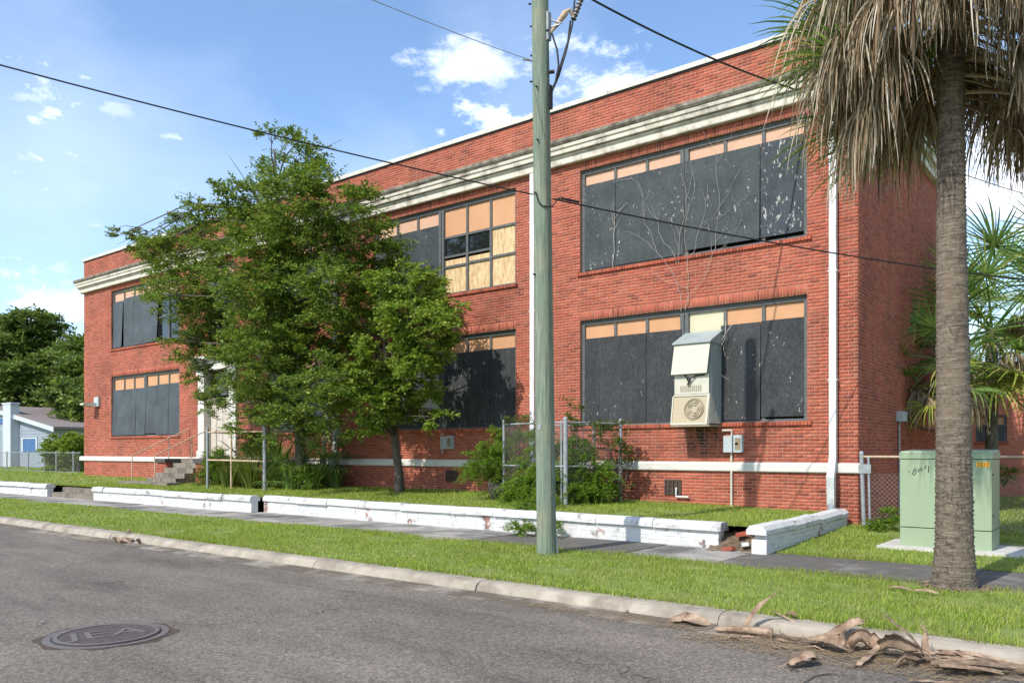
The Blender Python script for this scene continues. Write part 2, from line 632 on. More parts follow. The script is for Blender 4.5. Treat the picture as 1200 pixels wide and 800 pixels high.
M['blade'] = grass_mat([(0.0, (0.15, 0.23, 0.026)), (0.35, (0.24, 0.34, 0.038)), (0.7, (0.33, 0.43, 0.058)), (0.9, (0.44, 0.48, 0.12)), (1.0, (0.50, 0.44, 0.21))])
M['leafA'] = leaf_mat('elm_leaf', [(0.0, (0.070, 0.125, 0.024)), (0.4, (0.135, 0.210, 0.036)), (0.8, (0.225, 0.300, 0.050)), (1.0, (0.36, 0.38, 0.075))], 0.38)
M['leafB'] = leaf_mat('oak_leaf', [(0.0, (0.090, 0.155, 0.024)), (0.4, (0.165, 0.250, 0.036)), (0.8, (0.26, 0.345, 0.052)), (1.0, (0.40, 0.43, 0.085))], 0.38)
M['leafC'] = leaf_mat('far_leaf', [(0.0, (0.06, 0.10, 0.026)), (0.5, (0.125, 0.19, 0.042)), (1.0, (0.25, 0.30, 0.065))], 0.3)
M['leafD'] = leaf_mat('mimosa_leaf', [(0.0, (0.08, 0.16, 0.022)), (0.5, (0.16, 0.27, 0.032)), (1.0, (0.29, 0.39, 0.05))], 0.42)
M['leafE'] = leaf_mat('vine_leaf', [(0.0, (0.045, 0.09, 0.016)), (0.5, (0.10, 0.165, 0.028)), (0.8, (0.16, 0.20, 0.04)), (1.0, (0.26, 0.20, 0.07))], 0.4)
M['sword'] = leaf_mat('sword_leaf', [(0.0, (0.045, 0.085, 0.014)), (0.5, (0.12, 0.17, 0.024)), (0.8, (0.22, 0.27, 0.04)), (1.0, (0.28, 0.24, 0.10))], 0.35)
M['frond'] = leaf_mat('green_frond', [(0.0, (0.075, 0.15, 0.04)), (0.5, (0.135, 0.235, 0.055)), (0.85, (0.23, 0.31, 0.075)), (1.0, (0.36, 0.36, 0.11))], 0.3, 0.45, 0.35)
M['frond_yellow'] = leaf_mat('yellowing_frond', [(0.0, (0.15, 0.22, 0.035)), (0.5, (0.30, 0.34, 0.05)), (1.0, (0.50, 0.42, 0.12))], 0.3, 0.5)
M['dead'] = leaf_mat('dead_frond', [(0.0, (0.07, 0.045, 0.028)), (0.2, (0.20, 0.125, 0.065)), (0.45, (0.31, 0.235, 0.155)), (0.75, (0.46, 0.385, 0.285)), (1.0, (0.62, 0.55, 0.45))], 0.22, 0.7, 0.15)
M['bark'] = pm('tree_bark', (0.055, 0.046, 0.037), (0.14, 0.12, 0.098), 14, 0.95, 0.8, scl3=(1, 1, 0.3))
M['twig'] = pm('dry_twig', (0.34, 0.30, 0.26), (0.46, 0.42, 0.37), 10, 0.9, 0.2)


def palm_mat():
    m, nt, b = new_mat('palm_trunk')
    f = noise(nt, 9, 6, 0.7, scl3=(0.8, 0.8, 4.5))
    g = noise(nt, 22, 4, 0.7, scl3=(1.5, 1.5, 0.7))
    col = ramp(nt, f, [(0.32, (0.045, 0.034, 0.025)), (0.5, (0.150, 0.118, 0.086)), (0.70, (0.29, 0.235, 0.175))])
    col = mixc(nt, ramp(nt, g, [(0.52, 0.0), (0.62, 0.8)]), col, (0.04, 0.03, 0.022))
    col = mixc(nt, ramp(nt, noise(nt, 1.3, 4), [(0.45, 0.0), (0.7, 0.5)]), col, (0.20, 0.15, 0.10))
    nt.links.new(col, b.inputs['Base Color'])
    b.inputs['Roughness'].default_value = 0.95
    bump(nt, b, f, 0.8, 0.02)
    return m


M['palm'] = palm_mat()
M['boot'] = pm('palm_boot', (0.12, 0.066, 0.04), (0.44, 0.32, 0.22), 9, 0.85, 0.35, scl3=(1, 1, 1), detail=6)
M['boot_dark'] = pm('weathered_boot', (0.085, 0.055, 0.036), (0.30, 0.22, 0.15), 8, 0.9, 0.4, detail=6)


def pole_mat():
    m, nt, b = new_mat('treated_pole')
    f = noise(nt, 16, 6, 0.7, scl3=(2.2, 2.2, 0.10))
    col = ramp(nt, f, [(0.3, (0.085, 0.118, 0.085)), (0.52, (0.170, 0.215, 0.155)), (0.72, (0.29, 0.315, 0.235))])
    col = mixc(nt, ramp(nt, noise(nt, 2.0, 4), [(0.5, 0.0), (0.75, 0.55)]), col, (0.30, 0.26, 0.17))
    cr = noise(nt, 30, 3, 0.6, scl3=(3, 3, 0.05))
    col = mixc(nt, ramp(nt, cr, [(0.62, 0.0), (0.68, 0.75)]), col, (0.05, 0.055, 0.045))
    nt.links.new(col, b.inputs['Base Color'])
    b.inputs['Roughness'].default_value = 0.85
    bump(nt, b, f, 0.8, 0.015)
    return m


M['pole'] = pole_mat()
M['galv'] = pm('galvanised_steel', (0.24, 0.26, 0.27), (0.36, 0.38, 0.39), 8, 0.5, 0.1, metal=0.35)
M['wire_mesh'] = pm('chain_link_wire', (0.22, 0.21, 0.195), (0.32, 0.30, 0.275), 8, 0.6, 0, metal=0.2)
M['rust'] = pm('rusty_pipe', (0.36, 0.24, 0.15), (0.60, 0.46, 0.33), 9, 0.8, 0.3)
M['cable'] = pm('black_cable', (0.012, 0.012, 0.012), (0.03, 0.03, 0.03), 8, 0.6, 0)
M['porcelain'] = pm('brown_insulator', (0.06, 0.05, 0.045), (0.16, 0.15, 0.14), 5, 0.4, 0)
M['spout_white'] = pm('white_downspout', (0.62, 0.63, 0.63), (0.68, 0.68, 0.68), 3, 0.5, 0.05, dirt=(0.5, 0.47, 0.42), dirt_scale=2)
M['spout_grey'] = pm('grey_downspout', (0.42, 0.45, 0.44), (0.58, 0.60, 0.58), 4, 0.55, 0.2, dirt=(0.30, 0.29, 0.25), dirt_scale=3)
M['green_box'] = pm('transformer_paint', (0.25, 0.32, 0.205), (0.285, 0.355, 0.23), 2, 0.5, 0.03, dirt=(0.25, 0.285, 0.185), dirt_scale=1.2)
M['groove'] = pm('dark_groove', (0.03, 0.05, 0.035), (0.05, 0.07, 0.05), 4, 0.8, 0)
M['orange'] = pm('orange_label', (0.85, 0.42, 0.03), (0.88, 0.46, 0.05), 4, 0.6, 0)
M['black'] = pm('black_paint', (0.012, 0.012, 0.012), (0.02, 0.02, 0.02), 4, 0.7, 0)
M['ac_cream'] = pm('ac_cream', (0.48, 0.46, 0.375), (0.56, 0.54, 0.45), 3, 0.6, 0.05, dirt=(0.42, 0.37, 0.27), dirt_scale=3, dirt_amt=(0.55, 0.8))
M['ac_grey'] = pm('ac_sheet_metal', (0.28, 0.33, 0.33), (0.38, 0.42, 0.41), 4, 0.55, 0.08, metal=0.2)
M['ac_coil'] = pm('ac_coil', (0.36, 0.30, 0.20), (0.48, 0.41, 0.29), 20, 0.8, 0.4, scl3=(1, 1, 6))
M['ac_fan'] = pm('ac_fan', (0.20, 0.165, 0.11), (0.30, 0.25, 0.17), 10, 0.8, 0.2)
M['box_grey'] = pm('electrical_box_grey', (0.36, 0.40, 0.41), (0.44, 0.48, 0.48), 4, 0.5, 0.05)
M['vent'] = pm('iron_vent', (0.05, 0.035, 0.028), (0.10, 0.07, 0.055), 10, 0.85, 0.3)
M['iron'] = pm('cast_iron', (0.060, 0.046, 0.040), (0.105, 0.083, 0.074), 20, 0.65, 0.3)
M['iron_worn'] = pm('worn_iron', (0.105, 0.088, 0.080), (0.17, 0.147, 0.135), 18, 0.45, 0.2)
M['house_wall'] = pm('pale_siding', (0.25, 0.29, 0.34), (0.30, 0.34, 0.39), 3, 0.8, 0.05)
M['house_white'] = pm('white_house_trim', (0.45, 0.48, 0.51), (0.50, 0.53, 0.56), 3, 0.8, 0.05)
M['shingle'] = pm('roof_shingle', (0.15, 0.12, 0.11), (0.26, 0.22, 0.20), 12, 0.9, 0.4)
M['blue'] = pm('blue_window_board', (0.055, 0.13, 0.27), (0.07, 0.155, 0.31), 3, 0.6, 0)
M['step'] = pm('step_concrete', (0.15, 0.128, 0.10), (0.25, 0.215, 0.17), 6, 0.9, 0.4, dirt=(0.07, 0.06, 0.048), dirt_scale=2)
M['pier_cap'] = pm('dark_pier_cap', (0.05, 0.05, 0.048), (0.10, 0.10, 0.095), 6, 0.9, 0.3)
M['door'] = pm('weathered_door', (0.42, 0.36, 0.30), (0.58, 0.52, 0.45), 4, 0.75, 0.1)
M['basket'] = pm('dark_pot', (0.035, 0.03, 0.027), (0.09, 0.08, 0.07), 10, 0.9, 0.5)
M['straw'] = pm('straw_litter', (0.24, 0.165, 0.085), (0.42, 0.31, 0.18), 20, 0.95, 0.3)
M['paper'] = pm('pale_litter', (0.7, 0.69, 0.66), (0.8, 0.79, 0.76), 6, 0.8, 0.1)

# ================================================================ the setting
DW = 16.1            # front wall plane of the school
XR, XL = -4.28, -36.6


def yard_z(x, y):
    x = np.asarray(x, float)
    y = np.asarray(y, float)
    f = np.clip((-x - 4.6) / 8, 0, 1)
    return 0.355 + 0.125 * f * np.clip((y - 12.3) / 3.8, 0, 1)


def lawn_z(x, y):
    y = np.asarray(y, float)
    return 0.01 + 0.13 * np.clip((y - 12.0) / 4.0, 0, 1) + 0 * np.asarray(x, float)


def sheet(name, x0, x1, y0, y1, zf, mat, nx=2, ny=2):
    xs = np.linspace(x0, x1, nx)
    ys = np.linspace(y0, y1, ny)
    X, Y = np.meshgrid(xs, ys)
    Z = zf(X, Y) if callable(zf) else np.full_like(X, zf)
    v = np.stack([X, Y, Z], -1).reshape(-1, 3)
    i = np.arange(nx * ny).reshape(ny, nx)
    f = np.stack([i[:-1, :-1], i[:-1, 1:], i[1:, 1:], i[1:, :-1]], -1).reshape(-1, 4)
    o = npobj(name, v, f, mat)
    o['kind'] = 'structure'
    return o


sheet('ground', -900, 900, -900, 900, -0.45, M['lawn'])
sheet('road', -160, 60, -9, 6.96, -0.13, M['asphalt'])
sheet('verge', -160, 60, 7.52, 10.40, lambda x, y: 0.0 + 0.012 * np.sin(x * 1.3) * np.sin(y * 2.1), M['lawn'], 200, 12)
sheet('yard', -160, -4.62, 12.25, 90, yard_z, M['lawn'], 160, 60)
sheet('side_lawn', -4.45, 60, 11.98, 90, lawn_z, M['lawn'], 40, 40)

# sidewalk: separate slabs with open joints
sw = sheet('sidewalk', -160, 60, 10.2, 12.3, -0.03, M['joint'])
rs = random.Random(3)
x = 9.0
while x > -46:
    w = 1.52
    mb = MB()
    dz = rs.uniform(-0.006, 0.008)
    tz = rs.uniform(-0.006, 0.006)
    x0, x1 = x - w + 0.006, x - 0.006
    y0, y1 = 10.35 + rs.uniform(-.02, .02), 12.0 + rs.uniform(-.015, .015)
    mb.hexa([(x0, y0, -0.06), (x1, y0, -0.06), (x1, y1, -0.06), (x0, y1, -0.06), (x0, y0, dz), (x1, y0, dz + tz), (x1, y1, dz + tz), (x0, y1, dz)])
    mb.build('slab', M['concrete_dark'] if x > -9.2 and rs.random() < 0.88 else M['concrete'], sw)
    x -= w
mb = MB()
mb.box(-160, x, 10.35, 12.0, -0.06, 0)
mb.build('far_pavement', M['concrete'], sw)

# kerb: segments with a rolled face, and the gutter pan
cu = sheet('curb', -160, 60, 7.15, 7.66, -0.12, M['joint'])
x = 9.0
while x > -44:
    w = 3.05
    x0, x1 = x - w + 0.006, x - 0.006
    j = rs.uniform(-0.012, 0.012)
    prof = [(7.23 + j, -0.14), (7.24 + j, -0.10), (7.265 + j, -0.05), (7.30 + j, -0.022), (7.35 + j, -.008), (7.56, -.003), (7.56, -0.14)]
    MB().prism(prof, 'x', x0, x1).build('curb_segment', M['curb'], cu, smooth=False)
    MB().hexa([(x0, 6.90 + rs.uniform(-.02, .02), -0.2), (x1, 6.92, -0.2), (x1, 7.26, -0.2), (x0, 7.26, -0.2),
               (x0, 6.90 + rs.uniform(-.02, .02), -0.126), (x1, 6.92, -0.126), (x1, 7.26, -0.112), (x0, 7.26, -0.112)]).build('gutter_segment', M['gutter'], cu)
    x -= w
MB().prism([(7.19, -0.14), (7.30, 0.0), (7.66, 0.016), (7.66, -0.14)], 'x', -160, x).build('far_curb', M['curb'], cu)


# ================================================================ the school
school = thing('school_building', 'two-storey red brick school with boarded windows and a weathered white cornice', 'building', ((XL + XR) / 2, 20, 0.3))
PX, PZ = 0.2115, 0.0677
Z0 = 0.05


def snap(z):
    return Z0 + round((z - Z0) / PZ) * PZ


W_UP = (snap(5.78), snap(8.22))
W_LO = (snap(2.13), snap(4.65))
BAYS = [(-10.60, -5.24), (-17.87, -12.55), (-23.1, -19.85), (-34.1, -28.7)]
DOOR = (-27.2, -24.8, snap(1.30), snap(4.65))
openings = [(a, b, *W_UP) for a, b in BAYS] + [(a, b, *W_LO) for a, b in BAYS] + [DOOR, (-26.9, -25.1, *W_UP)]
TOP = snap(9.83)


def wall_rows(a0, a1, z0, z1, opens):
    out = []
    nrow = int(round((z1 - z0) / PZ))
    for r in range(nrow):
        zb = z0 + r * PZ + 0.005
        zt = zb + PZ - 0.010
        blocks = sorted([(o[0], o[1]) for o in opens if o[2] < zt - 0.012 and o[3] > zb + 0.012])
        spans = []
        c = a0
        for b0, b1 in blocks:
            if b0 > c:
                spans.append((c, b0))
            c = max(c, b1)
        if c < a1:
            spans.append((c, a1))
        off = (r % 2) * PX / 2
        for s0, s1 in spans:
            k = math.floor((s0 - a0 - off) / PX)
            while True:
                b0 = a0 + off + k * PX
                b1 = b0 + PX - 0.010
                k += 1
                if b0 >= s1:
                    break
                b0, b1 = max(b0, s0), min(b1, s1)
                if b1 - b0 > 0.03:
                    out.append((b0, b1, zb, zt))
    return np.array(out)


def brick_boxes(arr, face, depth, along, jit=0.0022):
    """arr rows (a0,a1,z0,z1); bricks stand proud to `face` (+jitter). along='x' wall faces -Y, along='y' wall faces +X"""
    n = len(arr)
    f = face + rng.uniform(-jit, jit, n) * 1.0
    a0, a1, z0, z1 = arr.T
    v = np.zeros((n, 8, 3))
    e = 0.0035
    if along == 'x':
        for i, (a, z) in enumerate(((a0 + e, z0 + e), (a1 - e, z0 + e), (a1 - e, z1 - e), (a0 + e, z1 - e))):
            v[:, i] = np.stack([a, f, z], 1)
        for i, (a, z) in enumerate(((a0, z0), (a1, z0), (a1, z1), (a0, z1))):
            v[:, 4 + i] = np.stack([a, np.full(n, face + depth), z], 1)
    else:
        for i, (a, z) in enumerate(((a0 + e, z0 + e), (a1 - e, z0 + e), (a1 - e, z1 - e), (a0 + e, z1 - e))):
            v[:, i] = np.stack([f, a, z], 1)
        for i, (a, z) in enumerate(((a0, z0), (a1, z0), (a1, z1), (a0, z1))):
            v[:, 4 + i] = np.stack([np.full(n, face - depth), a, z], 1)
    q = np.array([(0, 1, 2, 3), (1, 0, 4, 5), (2, 1, 5, 6), (3, 2, 6, 7), (0, 3, 7, 4)])
    fc = (np.arange(n)[:, None, None] * 8 + q[None]).reshape(-1, 4)
    return v.reshape(-1, 3), fc


MORT = 0.0045        # how far the mortar sits behind the brick faces
# front wall backing with its openings and reveals
xs = sorted({XL, XR} | {o[0] for o in openings} | {o[1] for o in openings})
zs = sorted({Z0, TOP} | {o[2] for o in openings} | {o[3] for o in openings})
mb = MB()
for i in range(len(xs) - 1):
    for j in range(len(zs) - 1):
        cx, cz = (xs[i] + xs[i + 1]) / 2, (zs[j] + zs[j + 1]) / 2
        if any(o[0] < cx < o[1] and o[2] < cz < o[3] for o in openings):
            continue
        mb.add([(xs[i], DW + MORT, zs[j]), (xs[i + 1], DW + MORT, zs[j]), (xs[i + 1], DW + MORT, zs[j + 1]), (xs[i], DW + MORT, zs[j + 1])], [(0, 1, 2, 3)])
for a, b, c, d in openings:
    y0, y1 = DW + MORT, DW + 0.36
    mb.add([(a, y0, c), (a, y1, c), (a, y1, d), (a, y0, d)], [(0, 1, 2, 3)])
    mb.add([(b, y0, c), (b, y0, d), (b, y1, d), (b, y1, c)], [(0, 1, 2, 3)])
    mb.add([(a, y0, d), (a, y1, d), (b, y1, d), (b, y0, d)], [(0, 1, 2, 3)])
    mb.add([(a, y0, c), (b, y0, c), (b, y1, c), (a, y1, c)], [(0, 1, 2, 3)])
front_wall = mb.build('front_wall', M['mortar'], school)
DEPTH_Y = 24.0
mb = MB()
mb.add([(XR - MORT, DW + MORT, Z0), (XR - MORT, DEPTH_Y, Z0), (XR - MORT, DEPTH_Y, TOP), (XR - MORT, DW + MORT, TOP)], [(0, 1, 2, 3)])
side_wall = mb.build('side_wall', M['mortar'], school)
mb = MB()
mb.add([(XL, DW, Z0), (XL, DEPTH_Y, Z0), (XL, DEPTH_Y, TOP), (XL, DW, TOP)], [(0, 3, 2, 1)])
mb.add([(XL, DEPTH_Y, Z0), (XR - MORT, DEPTH_Y, Z0), (XR - MORT, DEPTH_Y, TOP), (XL, DEPTH_Y, TOP)], [(0, 3, 2, 1)])
mb.build('rear_wall', M['mortar'], school)
MB().box(XL + .02, XR - .03, DW + 0.03, DEPTH_Y - .02, TOP - 0.5, TOP - 0.46).build('flat_roof', M['coping'], school)
MB().box(XL + 0.3, XR - 0.3, DW + 0.40, DW + 0.46, 0.5, 9.0).build('interior', M['dark'], school)

# bricks of the front wall; the soldier course over each window is kept free
sold = [(a - 0.0, b + 0.0, d, d + 3 * PZ) for a, b, c, d in openings]
rows = wall_rows(XL, XR, Z0, TOP, openings + sold)
ctr = np.stack([(rows[:, 0] + rows[:, 1]) / 2, np.full(len(rows), DW), (rows[:, 2] + rows[:, 3]) / 2], 1)
dist = np.linalg.norm(ctr - np.array([0, 0, CAM_H]), axis=1)
ok = (rows[:, 2] > 0.36)
order = np.argsort(np.where(ok & (rows[:, 1] - rows[:, 0] > 0.15), dist, 1e9))
near = order[:300]
rest = np.setdiff1d(np.arange(len(rows)), near)
v, f = brick_boxes(rows[rest], DW, MORT + 0.004, 'x')
npobj('brickwork', v, f, M['brick'], front_wall, kind='stuff')
# one shared brick mesh for the nearest ones
bm_f = np.array([(0, 1, 2, 3), (1, 0, 4, 5), (2, 1, 5, 6), (3, 2, 6, 7), (0, 3, 7, 4)])
ex, ez = .0035 / .2, .0035 / .0577
bm_v = np.array([(-.5 + ex, 0, -.5 + ez), (.5 - ex, 0, -.5 + ez), (.5 - ex, 0, .5 - ez), (-.5 + ex, 0, .5 - ez),
                 (-.5, MORT + .004, -.5), (.5, MORT + .004, -.5), (.5, MORT + .004, .5), (-.5, MORT + .004, .5)])
bmesh_brick = np_mesh('brick', bm_v, bm_f)
bmesh_brick.materials.append(M['brick'])
ofw = origin(front_wall)
for i in near:
    a0, a1, zb, zt = rows[i]
    o = bpy.data.objects.new('brick', bmesh_brick)
    COL.objects.link(o)
    o.parent = front_wall
    o.location = (float((a0 + a1) / 2) - ofw.x, DW - ofw.y + random.uniform(-.0022, .0022), float((zb + zt) / 2) - ofw.z)
    o.scale = (float(a1 - a0), 1, float(zt - zb))
rows_s = wall_rows(DW + 0.012, DEPTH_Y, Z0, TOP, [])
v, f = brick_boxes(rows_s, XR, MORT + 0.004, 'y')
npobj('brickwork', v, f, M['brick'], side_wall, kind='stuff')
# soldier courses
arr = []
for a, b, c, d in openings:
    k = a
    while k < b - 0.03:
        arr.append((k + 0.004, min(k + PZ - 0.005, b), d + 0.005, d + 3 * PZ - 0.006))
        k += PZ
v, f = brick_boxes(np.array(arr), DW, MORT + 0.004, 'x')
npobj('soldier_course', v, f, M['brick'], front_wall, kind='stuff')

# water table, cornice, coping
WT0, WT1 = 1.12, 1.306
prof = [(DW + .005, WT0), (DW - 0.05, WT0), (DW - 0.065, WT0 + 0.02), (DW - 0.065, WT1 - 0.035), (DW - 0.045, WT1), (DW + .005, WT1 + 0.012)]
MB().prism(prof, 'x', XL - 0.3, -27.2).prism(prof, 'x', -24.8, XR + 0.065).build('water_table', M['white_trim'], school)
MB().box(XR - .005, XR + 0.06, DW + .006, DW + 0.30, WT0 + .004, WT1 - .004).build('water_table_return', M['white_trim'], school)


def ring_prism(prof, ext):
    """cornice run along the front with mitred returns along both sides; prof (p,z) with p the projection"""
    n = len(prof)
    mb = MB()
    path = []
    for p, z in prof:
        path.append([(XL - p, DEPTH_Y, z), (XL - p, DW - p, z), (XR + p, DW - p, z), (XR + p, DEPTH_Y, z)])
    vs = []
    for q in path:
        vs += q
    fs = []
    for i in range(n - 1):
        for k in range(3):
            fs.append((i * 4 + k, i * 4 + k + 1, (i + 1) * 4 + k + 1, (i + 1) * 4 + k))
    return mb.add(vs, fs)


ring_prism([(-.005, 8.44), (0.13, 8.44), (0.14, 8.46), (0.14, 8.60), (0.17, 8.615), (0.17, 8.655), (-.005, 8.655)], 0).build('frieze', M['cornice'], school)
ring_prism([(-.005, 8.665), (0.235, 8.668), (0.24, 8.68), (0.245, 8.76), (0.275, 8.785), (0.285, 8.86), (-.005, 8.862)], 0).build('cornice', M['cornice'], school)
ring_prism([(0.20, 8.866), (0.30, 8.868), (0.335, 8.92), (0.335, 8.985), (0.29, 9.015), (-.005, 9.06)], 0).build('cornice_edge', M['moss'], school)
ring_prism([(-.005, 9.80), (0.025, 9.80), (0.025, 9.832), (-.005, 9.834)], 0).build('coping_drip', M['black'], school)
# coping in stones
cop = MB().box(XL - .01, XR + .01, DW + .02, DW + 0.28, 9.834, 9.84).build('coping_bed', M['mortar'], school)
x = XL - 0.05
while x < XR:
    x1 = min(x + 1.22, XR + 0.05)
    dz = random.uniform(-0.008, 0.008)
    MB().prism([(DW - 0.05, 9.836), (DW - 0.05, 9.945 + dz), (DW + 0.12, 9.985 + dz), (DW + 0.32, 9.945 + dz), (DW + 0.32, 9.836)], 'x', x + 0.004, x1 - 0.004).build('coping_stone', M['coping'], cop)
    x += 1.22
y = DW + 0.33
while y < DEPTH_Y:
    y1 = min(y + 1.22, DEPTH_Y)
    MB().prism([(XR + 0.05, 9.836), (XR + 0.05, 9.945), (XR - 0.12, 9.985), (XR - 0.32, 9.945), (XR - 0.32, 9.836)], 'y', y + .004, y1 - .004).build('coping_stone', M['coping'], cop)
    y += 1.22


# ---- windows
YF = DW + 0.085      # frame face
YB = DW + 0.11       # boards and panels


def window(x0, x1, z0, z1, spec):
    """spec: list of halves; each half = dict(cols=n, trans=z fraction..., cells)"""
    w = MB().box(x0, x1, YF + 0.10, YF + 0.13, z0, z1).build('window', M['dark'], school)
    fr = MB()
    t = 0.085
    fr.box(x0, x1, YF, YF + 0.10, z1 - t - 0.02, z1)
    fr.box(x0, x1, YF, YF + 0.10, z0, z0 + 0.05)
    fr.box(x0, x0 + t, YF, YF + 0.10, z0 + 0.05, z1 - t - 0.02)
    fr.box(x1 - t, x1, YF, YF + 0.10, z0 + 0.05, z1 - t - 0.02)
    fr.build('window_frame', M['frame'], w)
    xm = (x0 + x1) / 2
    if len(spec) == 2:
        MB().box(xm - 0.10, xm - 0.012, YF - 0.008, YF + 0.1, z0 + 0.05, z1 - t - 0.02).box(xm + 0.012, xm + 0.10, YF - 0.008, YF + 0.1, z0 + 0.05, z1 - t - 0.02).box(xm - .012, xm + .012, YF + .02, YF + .1, z0 + .05, z1 - t - .02).build('mullion', M['frame'], w)
        halves = [(x0 + t, xm - 0.10), (xm + 0.10, x1 - t)]
    else:
        halves = [(x0 + t, x1 - t)]
    for (h0, h1), sp in zip(halves, spec):
        zt = z1 - t - 0.02
        zb = z0 + 0.05
        n = 3 if (h1 - h0) > 1.7 else 2
        cw = (h1 - h0) / n
        tz = sp.get('trans', 0.80)
        for k in range(n):
            c0, c1 = h0 + k * cw, h0 + (k + 1) * cw
            if k:
                MB().box(c0 - 0.035, c0 + 0.035, YF + 0.015, YF + 0.095, zb, zt).build('glazing_bar', M['frame'], w)
            a0 = c0 + (0.035 if k else 0)
            a1 = c1 - (0.035 if k < n - 1 else 0)
            zz = zb + (zt - zb) * sp.get('panel_to', 0.68)
            pm_ = sp.get('panel_mats', [sp.get('panel', 'pink')] * 3)[k]
            MB().box(a0, a1, YF + 0.05, YF + 0.075, zz, zt).build('transom_panel', M[pm_], w)
            for ci, cell in enumerate(sp.get('cells', {}).get(k, [])):
                m_, f0, f1 = cell
                q0, q1 = zb + (zt - zb) * f0, zb + (zt - zb) * f1
                MB().box(a0, a1, YF + 0.055, YF + 0.075, q0, q1 - 0.06).build('pane' if m_ == 'glass' else 'panel', M[m_], w)
                MB().box(a0, a1, YF + 0.02, YF + 0.09, q1 - 0.06, q1).build('sash_rail', M['frame'], w)
        for bd in sp.get('boards', []):
            b0, b1, top, bot, tilt, ms = bd
            q0, q1 = h0 + (h1 - h0) * b0, h0 + (h1 - h0) * b1
            # tilt: how far the foot stands off or slides sideways
            dy, dx0, dx1 = tilt
            zT, zB = zb + (zt - zb) * top, zb + (zt - zb) * bot
            yb = YF - 0.006 - random.uniform(0, 0.006)
            MB().hexa([(q0 + dx0, yb - dy, zB), (q1 + dx1, yb - dy, zB), (q1 + dx1, yb - dy + .014, zB), (q0 + dx0, yb - dy + .014, zB),
                       (q0, yb, zT - sp.get('slant', 0.0)), (q1, yb, zT), (q1, yb + .014, zT), (q0, yb + .014, zT - sp.get('slant', 0.0))]).build('board', M[ms], w)
    # brick sill, bricks on edge
    sill = MB()
    k = x0 - 0.07
    while k < x1 + 0.06:
        d = random.uniform(-.003, .003)
        sill.hexa([(k, DW - 0.05 + d, z0 - 0.085), (k + .062, DW - 0.05 + d, z0 - 0.085), (k + .062, YF + .09, z0 - 0.085), (k, YF + .09, z0 - 0.085),
                   (k, DW - 0.05 + d, z0 - 0.014), (k + .062, DW - 0.05 + d, z0 - 0.014), (k + .062, YF + .09, z0 + 0.004), (k, YF + .09, z0 + 0.004)])
        k += 0.07
    sb = sill.build('sill', M['brick'], w)
    sb['kind'] = 'stuff'
    return w


up, lo = W_UP, W_LO
Z = (0, 0, 0)
window(*BAYS[0], *up, [
    dict(boards=[(0.0, 0.34, .885, 0, (0.01, 0, 0), 'board2'), (0.345, 1.03, .885, 0, (0.02, 0, 0), 'board2')]),
    dict(boards=[(-0.03, 0.64, .885, 0.03, (0.035, 0, 0), 'board2'), (0.645, 1.0, .885, 0.035, (0.0, 0, 0), 'board3')])])
window(*BAYS[0], *lo, [
    dict(panel='tan', boards=[(0.0, 0.66, .86, 0, (0.01, 0, 0), 'board'), (0.665, 1.02, .86, 0, (0.0, 0, 0), 'board')]),
    dict(panel_mats=['cream', 'tan', 'tan'], boards=[(0.30, 0.645, .855, 0, (0.03, 0, 0), 'board'), (0.65, 1.0, .86, 0.02, (0.0, 0, 0), 'board')])])
window(*BAYS[1], *up, [
    dict(boards=[(0.0, 0.5, .84, 0, Z, 'board2'), (0.505, 1.0, .84, 0, (0.01, 0, 0), 'board2')]),
    dict(panel='tan', panel_to=0.68, cells={0: [('osb', 0.0, 0.33), ('osb', 0.33, 0.45), ('glass', 0.40, 0.68)], 1: [('osb', 0.0, 0.34), ('osb', 0.34, 0.45), ('glass', 0.40, 0.68)], 2: [('osb', 0.0, 0.35), ('osb', 0.35, 0.68)]})])
window(*BAYS[1], *lo, [
    dict(panel='tan', boards=[(0.0, 0.5, .86, 0, Z, 'board'), (0.505, 1.0, .86, 0, Z, 'board')]),
    dict(panel='tan', boards=[(0.0, 0.345, .85, 0, Z, 'board'), (0.35, 0.665, .85, 0, (0.01, 0, 0), 'board'), (0.67, 1.0, .85, 0, Z, 'board')])])
for z in (up, lo):
    window(*BAYS[2], *z, [dict(panel='pink', boards=[(0.0, 0.33, .85, 0, Z, 'board_grey'), (0.335, 0.66, .85, 0, Z, 'board_grey'), (0.665, 1.0, .85, 0, Z, 'board_grey')])])
window(*BAYS[3], *up, [
    dict(boards=[(0.0, 0.31, .84, 0.0, (0.04, 0, -.08), 'board_grey'), (0.335, 0.65, .87, 0.0, (0.01, .0, .0), 'board_grey'), (0.665, 1.08, .87, 0.0, (0.02, 0, 0), 'board_grey')]),
    dict(panel_to=0.80, boards=[(0.02, 0.38, .86, 0.0, (0.07, -.10, -.08), 'board_grey')], cells={1: [('glass', 0.0, 0.42), ('glass', 0.42, 0.80)], 2: [('glass', 0.0, 0.42), ('glass', 0.42, 0.80)], 0: [('glass', 0, 0.8)]})])
window(*BAYS[3], *lo, [
    dict(panel='tan', boards=[(-0.02, 0.34, .80, 0.0, (0.05, -.06, 0), 'board_grey'), (0.345, 0.75, .80, 0.0, (0.07, 0, 0), 'board_grey'), (0.755, 1.06, .80, 0.0, (0.05, 0, 0), 'board_grey')]),
    dict(panel='tan', boards=[(-0.04, 0.32, .82, 0.02, (0.03, 0, 0), 'board_grey'), (0.325, 0.67, .83, 0.0, (0.04, 0, 0), 'board_grey'), (0.675, 1.02, .83, 0.0, (0.02, 0, 0), 'board_grey')])])
window(-26.9, -25.1, *up, [dict(panel='pink', boards=[(0.0, 0.5, .85, 0, Z, 'board_grey'), (0.505, 1.0, .85, 0, Z, 'board_grey')])])

